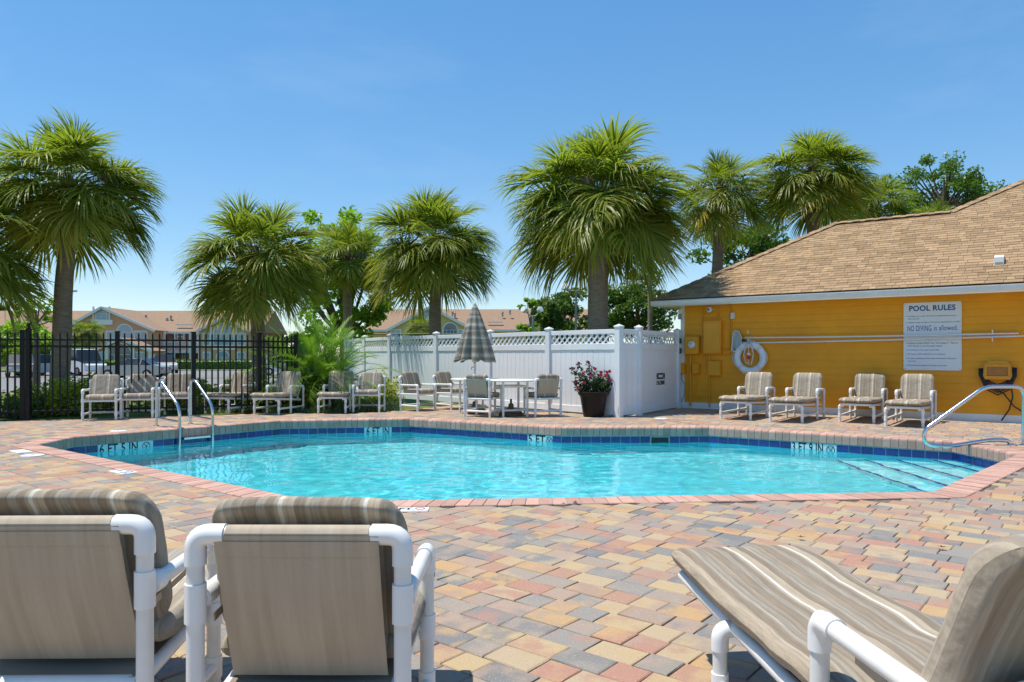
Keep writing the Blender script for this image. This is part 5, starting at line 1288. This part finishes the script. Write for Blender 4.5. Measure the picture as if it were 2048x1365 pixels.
def peach_building():
    o = V((XAT(250, 108), 108, ZF)); t = thing('peach_apartment_building', 'peach two storey apartment building with tan roof behind parking lot', 'building', o)
    x0, x1 = XAT(-120, 108), XAT(518, 108); ze, zr = ZAT(664, 107.5), ZAT(622, 114)
    MB().prism([V((x0, 108, ZF))-o, V((x1, 108, ZF))-o, V((x1, 120, ZF))-o, V((x0, 120, ZF))-o], (0, 0, ze-ZF)).build('wall', MAT['brick'], t)
    mb = MB(); mb.prism([V((x0-.4, 107.4, ze-.1))-o, V((x0-.4, 114, zr))-o, V((x0-.4, 120.6, ze-.1))-o], (x1-x0+.8, 0, 0)); mb.build('roof', MAT['farroof'], t)
    MB().box(V(((x0+x1)/2, 107.3, ze-.12))-o, (x1-x0, .12, .3)).build('eave_board', MAT['trim'], t)
    # left gabled wing
    Y = 104; a, b, c = XAT(128, Y), XAT(307, Y), XAT(206, Y)
    zl, zp = ZAT(661, Y), ZAT(614, Y)
    MB().prism([V((a, Y, ZF))-o, V((b, Y, ZF))-o, V((b, Y, zl))-o, V((c, Y, zp-.12))-o, V((a, Y, ZAT(655, Y)))-o], (0, 4.2, 0)).build('gable_wall', MAT['peach'], t)
    mb = MB(); A = [V((a-.6, Y-.4, ZAT(657, Y))), V((c, Y-.4, zp)), V((b+.5, Y-.4, zl-.1))]
    gable_roof(t, o, a, b, c, zl, zp, Y, 114, 'farroof')
    window(t, o, Y, 193, 213, 617, 639, True, bars=1); MB().box(AT(204, 645, Y-.2)-o, (3.0, .4, .7)).build('flower_ledge', MAT['trim'], t)
    for px in (187, 219): MB().box(AT(px, 630, Y-.08)-o, (.22, .14, 2.3)).build('trim_strip', MAT['trim'], t)
    window(t, o, Y, 235, 264, 650, 690, True, bars=1); window(t, o, Y, 270, 293, 664, 688, bars=1); window(t, o, Y, 214, 230, 664, 688, bars=1)
    # entrance porch
    Yp = 100; pa, pb, pc = XAT(192, Yp), XAT(300, Yp), XAT(243, Yp)
    MB().prism([V((pa, Yp, ZF))-o, V((pb, Yp, ZF))-o, V((pb, Yp, ZAT(702, Yp)))-o, V((pc, Yp, ZAT(678, Yp)))-o, V((pa, Yp, ZAT(702, Yp)))-o], (0, 3.9, 0)).build('porch_wall', MAT['peach'], t)
    gable_roof(t, o, pa, pb, pc, ZAT(702, Yp), ZAT(676, Yp), Yp, 104, 'farroof')
    window(t, o, Yp, 219, 262, 688, 733, True, m='glassy', bars=3); window(t, o, Yp, 270, 290, 706, 733, bars=2); window(t, o, Yp, 198, 212, 706, 733, bars=1)
    for px in (214, 267, 300): MB().box(AT(px, 715, Yp-.12)-o, (.35, .3, 2.7)).build('column', MAT['trim'], t)
    # right gabled bay
    Y = 105.5; a, b, c = XAT(400, Y), XAT(497, Y), XAT(447, Y); zl, zp = ZAT(662, Y), ZAT(636, Y)
    MB().prism([V((a, Y, ZF))-o, V((b, Y, ZF))-o, V((b, Y, zl))-o, V((c, Y, zp-.12))-o, V((a, Y, zl))-o], (0, 2.6, 0)).build('gable_wall', MAT['peach'], t)
    gable_roof(t, o, a, b, c, zl, zp, Y, 112, 'farroof')
    window(t, o, Y, 428, 467, 648, 690, True, bars=3); window(t, o, Y, 408, 419, 668, 690); window(t, o, Y, 476, 489, 668, 690)
    window(t, o, Y, 434, 458, 703, 722, True, bars=1, m='sky_pane'); window(t, o, Y, 408, 419, 706, 724); window(t, o, Y, 476, 489, 706, 724)
    for px in (422, 472): MB().box(AT(px, 675, Y-.08)-o, (.22, .14, 3.0)).build('trim_strip', MAT['trim'], t)
    MB().box(AT(447, 697, Y-.1)-o, (XAT(470, Y)-XAT(424, Y), .2, .45)).build('floor_band', MAT['trim'], t)
    # balconies between wings
    Yb = 106; bx0, bx1 = XAT(307, Yb), XAT(400, Yb); zf = ZAT(703, Yb)
    bal = MB().box(V(((bx0+bx1)/2, Yb+.9, zf-.12))-o, (bx1-bx0, 1.9, .25)).build('balcony_floor', MAT['trim'], t)
    zt = ZAT(684, Yb); MB().box(V(((bx0+bx1)/2, Yb, zt))-o, (bx1-bx0, .1, .12)).build('handrail', MAT['trim'], bal)
    n = 44; bm = MB().box((0, 0, 0), (.05, .05, zt-zf)).mesh('baluster', MAT['trim'])
    for k in range(n): ob('baluster', bm, bal, loc=V((bx0+(bx1-bx0)*(k+.5)/n, Yb, (zf+zt)/2))-o)
    for px in (308, 330, 348, 381, 399): MB().box(V((XAT(px, Yb), Yb, (ZF+ze)/2))-o, (.28, .28, ze-ZF)).build('column', MAT['trim'], t)
    window(t, o, 108, 356, 367, 668, 680, m='glassy'); window(t, o, 108, 320, 328, 668, 696, m='glassy'); window(t, o, 108, 384, 394, 670, 698, m='glassy')
    window(t, o, 108, 335, 342, 706, 728, m='glassy'); window(t, o, 108, 366, 374, 703, 722, m='sky_pane'); window(t, o, 108, 318, 328, 706, 728, m='glassy')
    vents(t, o, [(269, 633), (292, 636), (342, 637), (474, 633), (334, 642)], 111)
    MB().box(AT(368, 650, 108.6)-o, (2.2, .3, .16)).build('roof_louvre', MAT['trim'], t)
    for px in (20, 55, 95): window(t, o, 108, px-8, px+8, 672, 690, m='glassy')
    # stair at the far end
    window(t, o, 108, 503, 512, 666, 690); window(t, o, 108, 503, 512, 706, 724)
peach_building()
def yellow_building():
    o = V((XAT(900, 108), 108, ZF)); t = thing('yellow_apartment_building', 'yellow apartment building with tan roof behind the white fence', 'building', o)
    x0, x1 = XAT(735, 108), XAT(1180, 108); ze, zr = ZAT(660, 107.5), ZAT(619, 114)
    MB().prism([V((x0, 108, ZF))-o, V((x1, 108, ZF))-o, V((x1, 120, ZF))-o, V((x0, 120, ZF))-o], (0, 0, ze-ZF)).build('wall', MAT['yellow'], t)
    mb = MB(); mb.prism([V((x0-.4, 107.4, ze-.1))-o, V((x0-.4, 114, zr))-o, V((x0-.4, 120.6, ze-.1))-o], (x1-x0+.8, 0, 0)); mb.build('roof', MAT['farroof'], t)
    MB().box(V(((x0+x1)/2, 107.3, ze-.12))-o, (x1-x0, .12, .3)).build('eave_board', MAT['trim'], t)
    Y = 104; a, b, c = XAT(778, Y), XAT(945, Y), XAT(861, Y); zl, zp = ZAT(661, Y), ZAT(613, Y)
    MB().prism([V((a, Y, ZF))-o, V((b, Y, ZF))-o, V((b, Y, zl))-o, V((c, Y, zp-.12))-o, V((a, Y, zl))-o], (0, 4.2, 0)).build('gable_wall', MAT['yellow'], t)
    gable_roof(t, o, a, b, c, zl, zp, Y, 114, 'farroof')
    window(t, o, Y, 851, 871, 617, 638, True); window(t, o, Y, 887, 914, 647, 690, True, m='glassy', bars=3); window(t, o, Y, 918, 930, 661, 690); window(t, o, Y, 783, 800, 661, 690)
    Y = 105.5; a, b, c = XAT(1040, Y), XAT(1130, Y), XAT(1085, Y); zl, zp = ZAT(660, Y), ZAT(634, Y)
    MB().prism([V((a, Y, ZF))-o, V((b, Y, ZF))-o, V((b, Y, zl))-o, V((c, Y, zp-.12))-o, V((a, Y, zl))-o], (0, 2.6, 0)).build('gable_wall', MAT['yellow'], t)
    gable_roof(t, o, a, b, c, zl, zp, Y, 112, 'farroof')
    vents(t, o, [(905, 629), (910, 632), (1005, 630), (1020, 626)], 111); MB().box(AT(990, 645, 108.9)-o, (2.2, .3, .16)).build('roof_louvre', MAT['trim'], t)
yellow_building()
palm('short bushy palm before the peach building gable', 172, 88, 668, 2.4, 34, tr=.2, boots=.6, seed=21, group='short palms by the far buildings', z_base=ZF)
palm('short bushy palm before the yellow building gable', 842, 84, 658, 2.0, 34, tr=.2, boots=.6, seed=22, group='short palms by the far buildings', z_base=ZF)

def lamps():
    # lamp beside the left palm
    Y = 30; t = thing('street_lamp', 'dark street lamp post right behind the left palm trunk', 'lamp post', (XAT(136, Y), Y, ZF), 0, 'lamp posts'); zt = ZAT(584, Y)-ZF
    MB().tube([(0, 0, 0), (0, 0, zt)], [.09, .07], 12).build('post', MAT['iron'], t, 50)
    MB().cbox((.16, 0, zt+.04), (.34, .2, .1), .03).build('lamp_head', MAT['lens'], t)
    # twin floodlight
    Y = 31; t = thing('twin_floodlight', 'grey pole with two round floodlights left of dark oak', 'lamp post', (XAT(1066, Y), Y, ZF), 0, 'lamp posts'); zt = ZAT(632, Y)-ZF
    MB().tube([(0, 0, 0), (0, 0, zt)], .055, 10).build('post', MAT['grey'], t, 50)
    MB().tube(rounded([(-.33, 0, zt+.22), (-.1, 0, zt-.02), (.12, 0, zt-.02), (.27, 0, zt+.2)], .1, 4), .03, 8).build('arm', MAT['grey'], t, 50)
    for x in (-.36, .28): MB().lathe([(.05, -.12), (.10, -.08), (.135, .06), (.13, .10), (.02, .11)], 14).build('floodlight', MAT['lens'], t, 40, loc=(x, 0, zt+.24), rot=(radians(65), 0, radians(40 if x > 0 else -40)))
    Y = 27; t = thing('lamp_post', 'slim pole with one round lamp left of largest palm', 'lamp post', (XAT(1152, Y), Y, ZF), 0, 'lamp posts'); zt = ZAT(582, Y)-ZF
    MB().tube([(0, 0, 0), (0, 0, zt)], .04, 10).build('post', MAT['grey'], t, 50); MB().tube([(-.35, 0, zt), (.22, 0, zt)], .022, 8).build('arm', MAT['grey'], t, 50)
    MB().lathe([(.05, -.12), (.10, -.08), (.135, .06), (.13, .10), (.02, .11)], 14).build('floodlight', MAT['lens'], t, 40, loc=(-.40, 0, zt+.12), rot=(radians(60), 0, radians(-30)))
    Y = 24; t = thing('utility_pole', 'weathered wooden utility pole right of the largest palm', 'pole', (XAT(1300, Y), Y, ZF)); zt = ZAT(470, Y)-ZF
    MB().tube([(0, 0, 0), (0, 0, zt)], [.085, .065], 12).build('shaft', MAT['wood'], t, 50); MB().cbox((0, -.07, zt*.55), (.05, .04, .1), .005).build('bracket', MAT['grey'], t)
    # thin green court fence beyond
    Y = 42; x0, x1 = XAT(690, Y), XAT(1015, Y); z = ZAT(668, Y)-ZF; t = thing('court_fence', 'thin dark green rail fence beyond the white fence', 'fence', (x0, Y, ZF))
    MB().tube([(0, 0, z), (x1-x0, 0, z)], .035, 6).build('top_rail', MAT['green'], t)
    for k in range(4): MB().tube([((x1-x0)*k/3, 0, 0), ((x1-x0)*k/3, 0, z)], .04, 6).build('post', MAT['green'], t)
    # parking sign
    Y = 72; t = thing('parking_sign', 'small blue and white parking sign by white van', 'sign', (XAT(197, Y), Y, ZF)); z = ZAT(716, Y)-ZF
    MB().tube([(0, 0, 0), (0, 0, z+.2)], .03, 6).build('post', MAT['grey'], t); MB().cbox((0, -.04, z), (.34, .02, .5), .01).build('plate', MAT['blue_sign'], t)
MAT['green'] = M('dark_green_paint', (.02, .07, .05), (.02, .06, .045), 3, .5)
lamps()
# dry scraps on the deck
def debris():
    rnd = random.Random(6)
    for px, py, lab in ((1127, 1009, 'dry brown leaf on the near coping'), (1150, 1005, 'small dark seed pod on near coping'), (1884, 1096, 'curled brown leaf on pavers right of centre'), (1602, 1076, 'tiny brown leaf on pavers below coping')):
        p = G(px, py, .015); mb = MB()
        for k in range(5):
            a = k*1.3; leaflet(mb, V((0, 0, .004)), V((cos(a), sin(a), .25)), V((0, 0, 1)), .03, .008, .1, 3)
        o = mb.build('dry_leaf', MAT['debris'], None, loc=p); tag(o, lab, 'leaf', 'dry leaves on the deck')
debris()
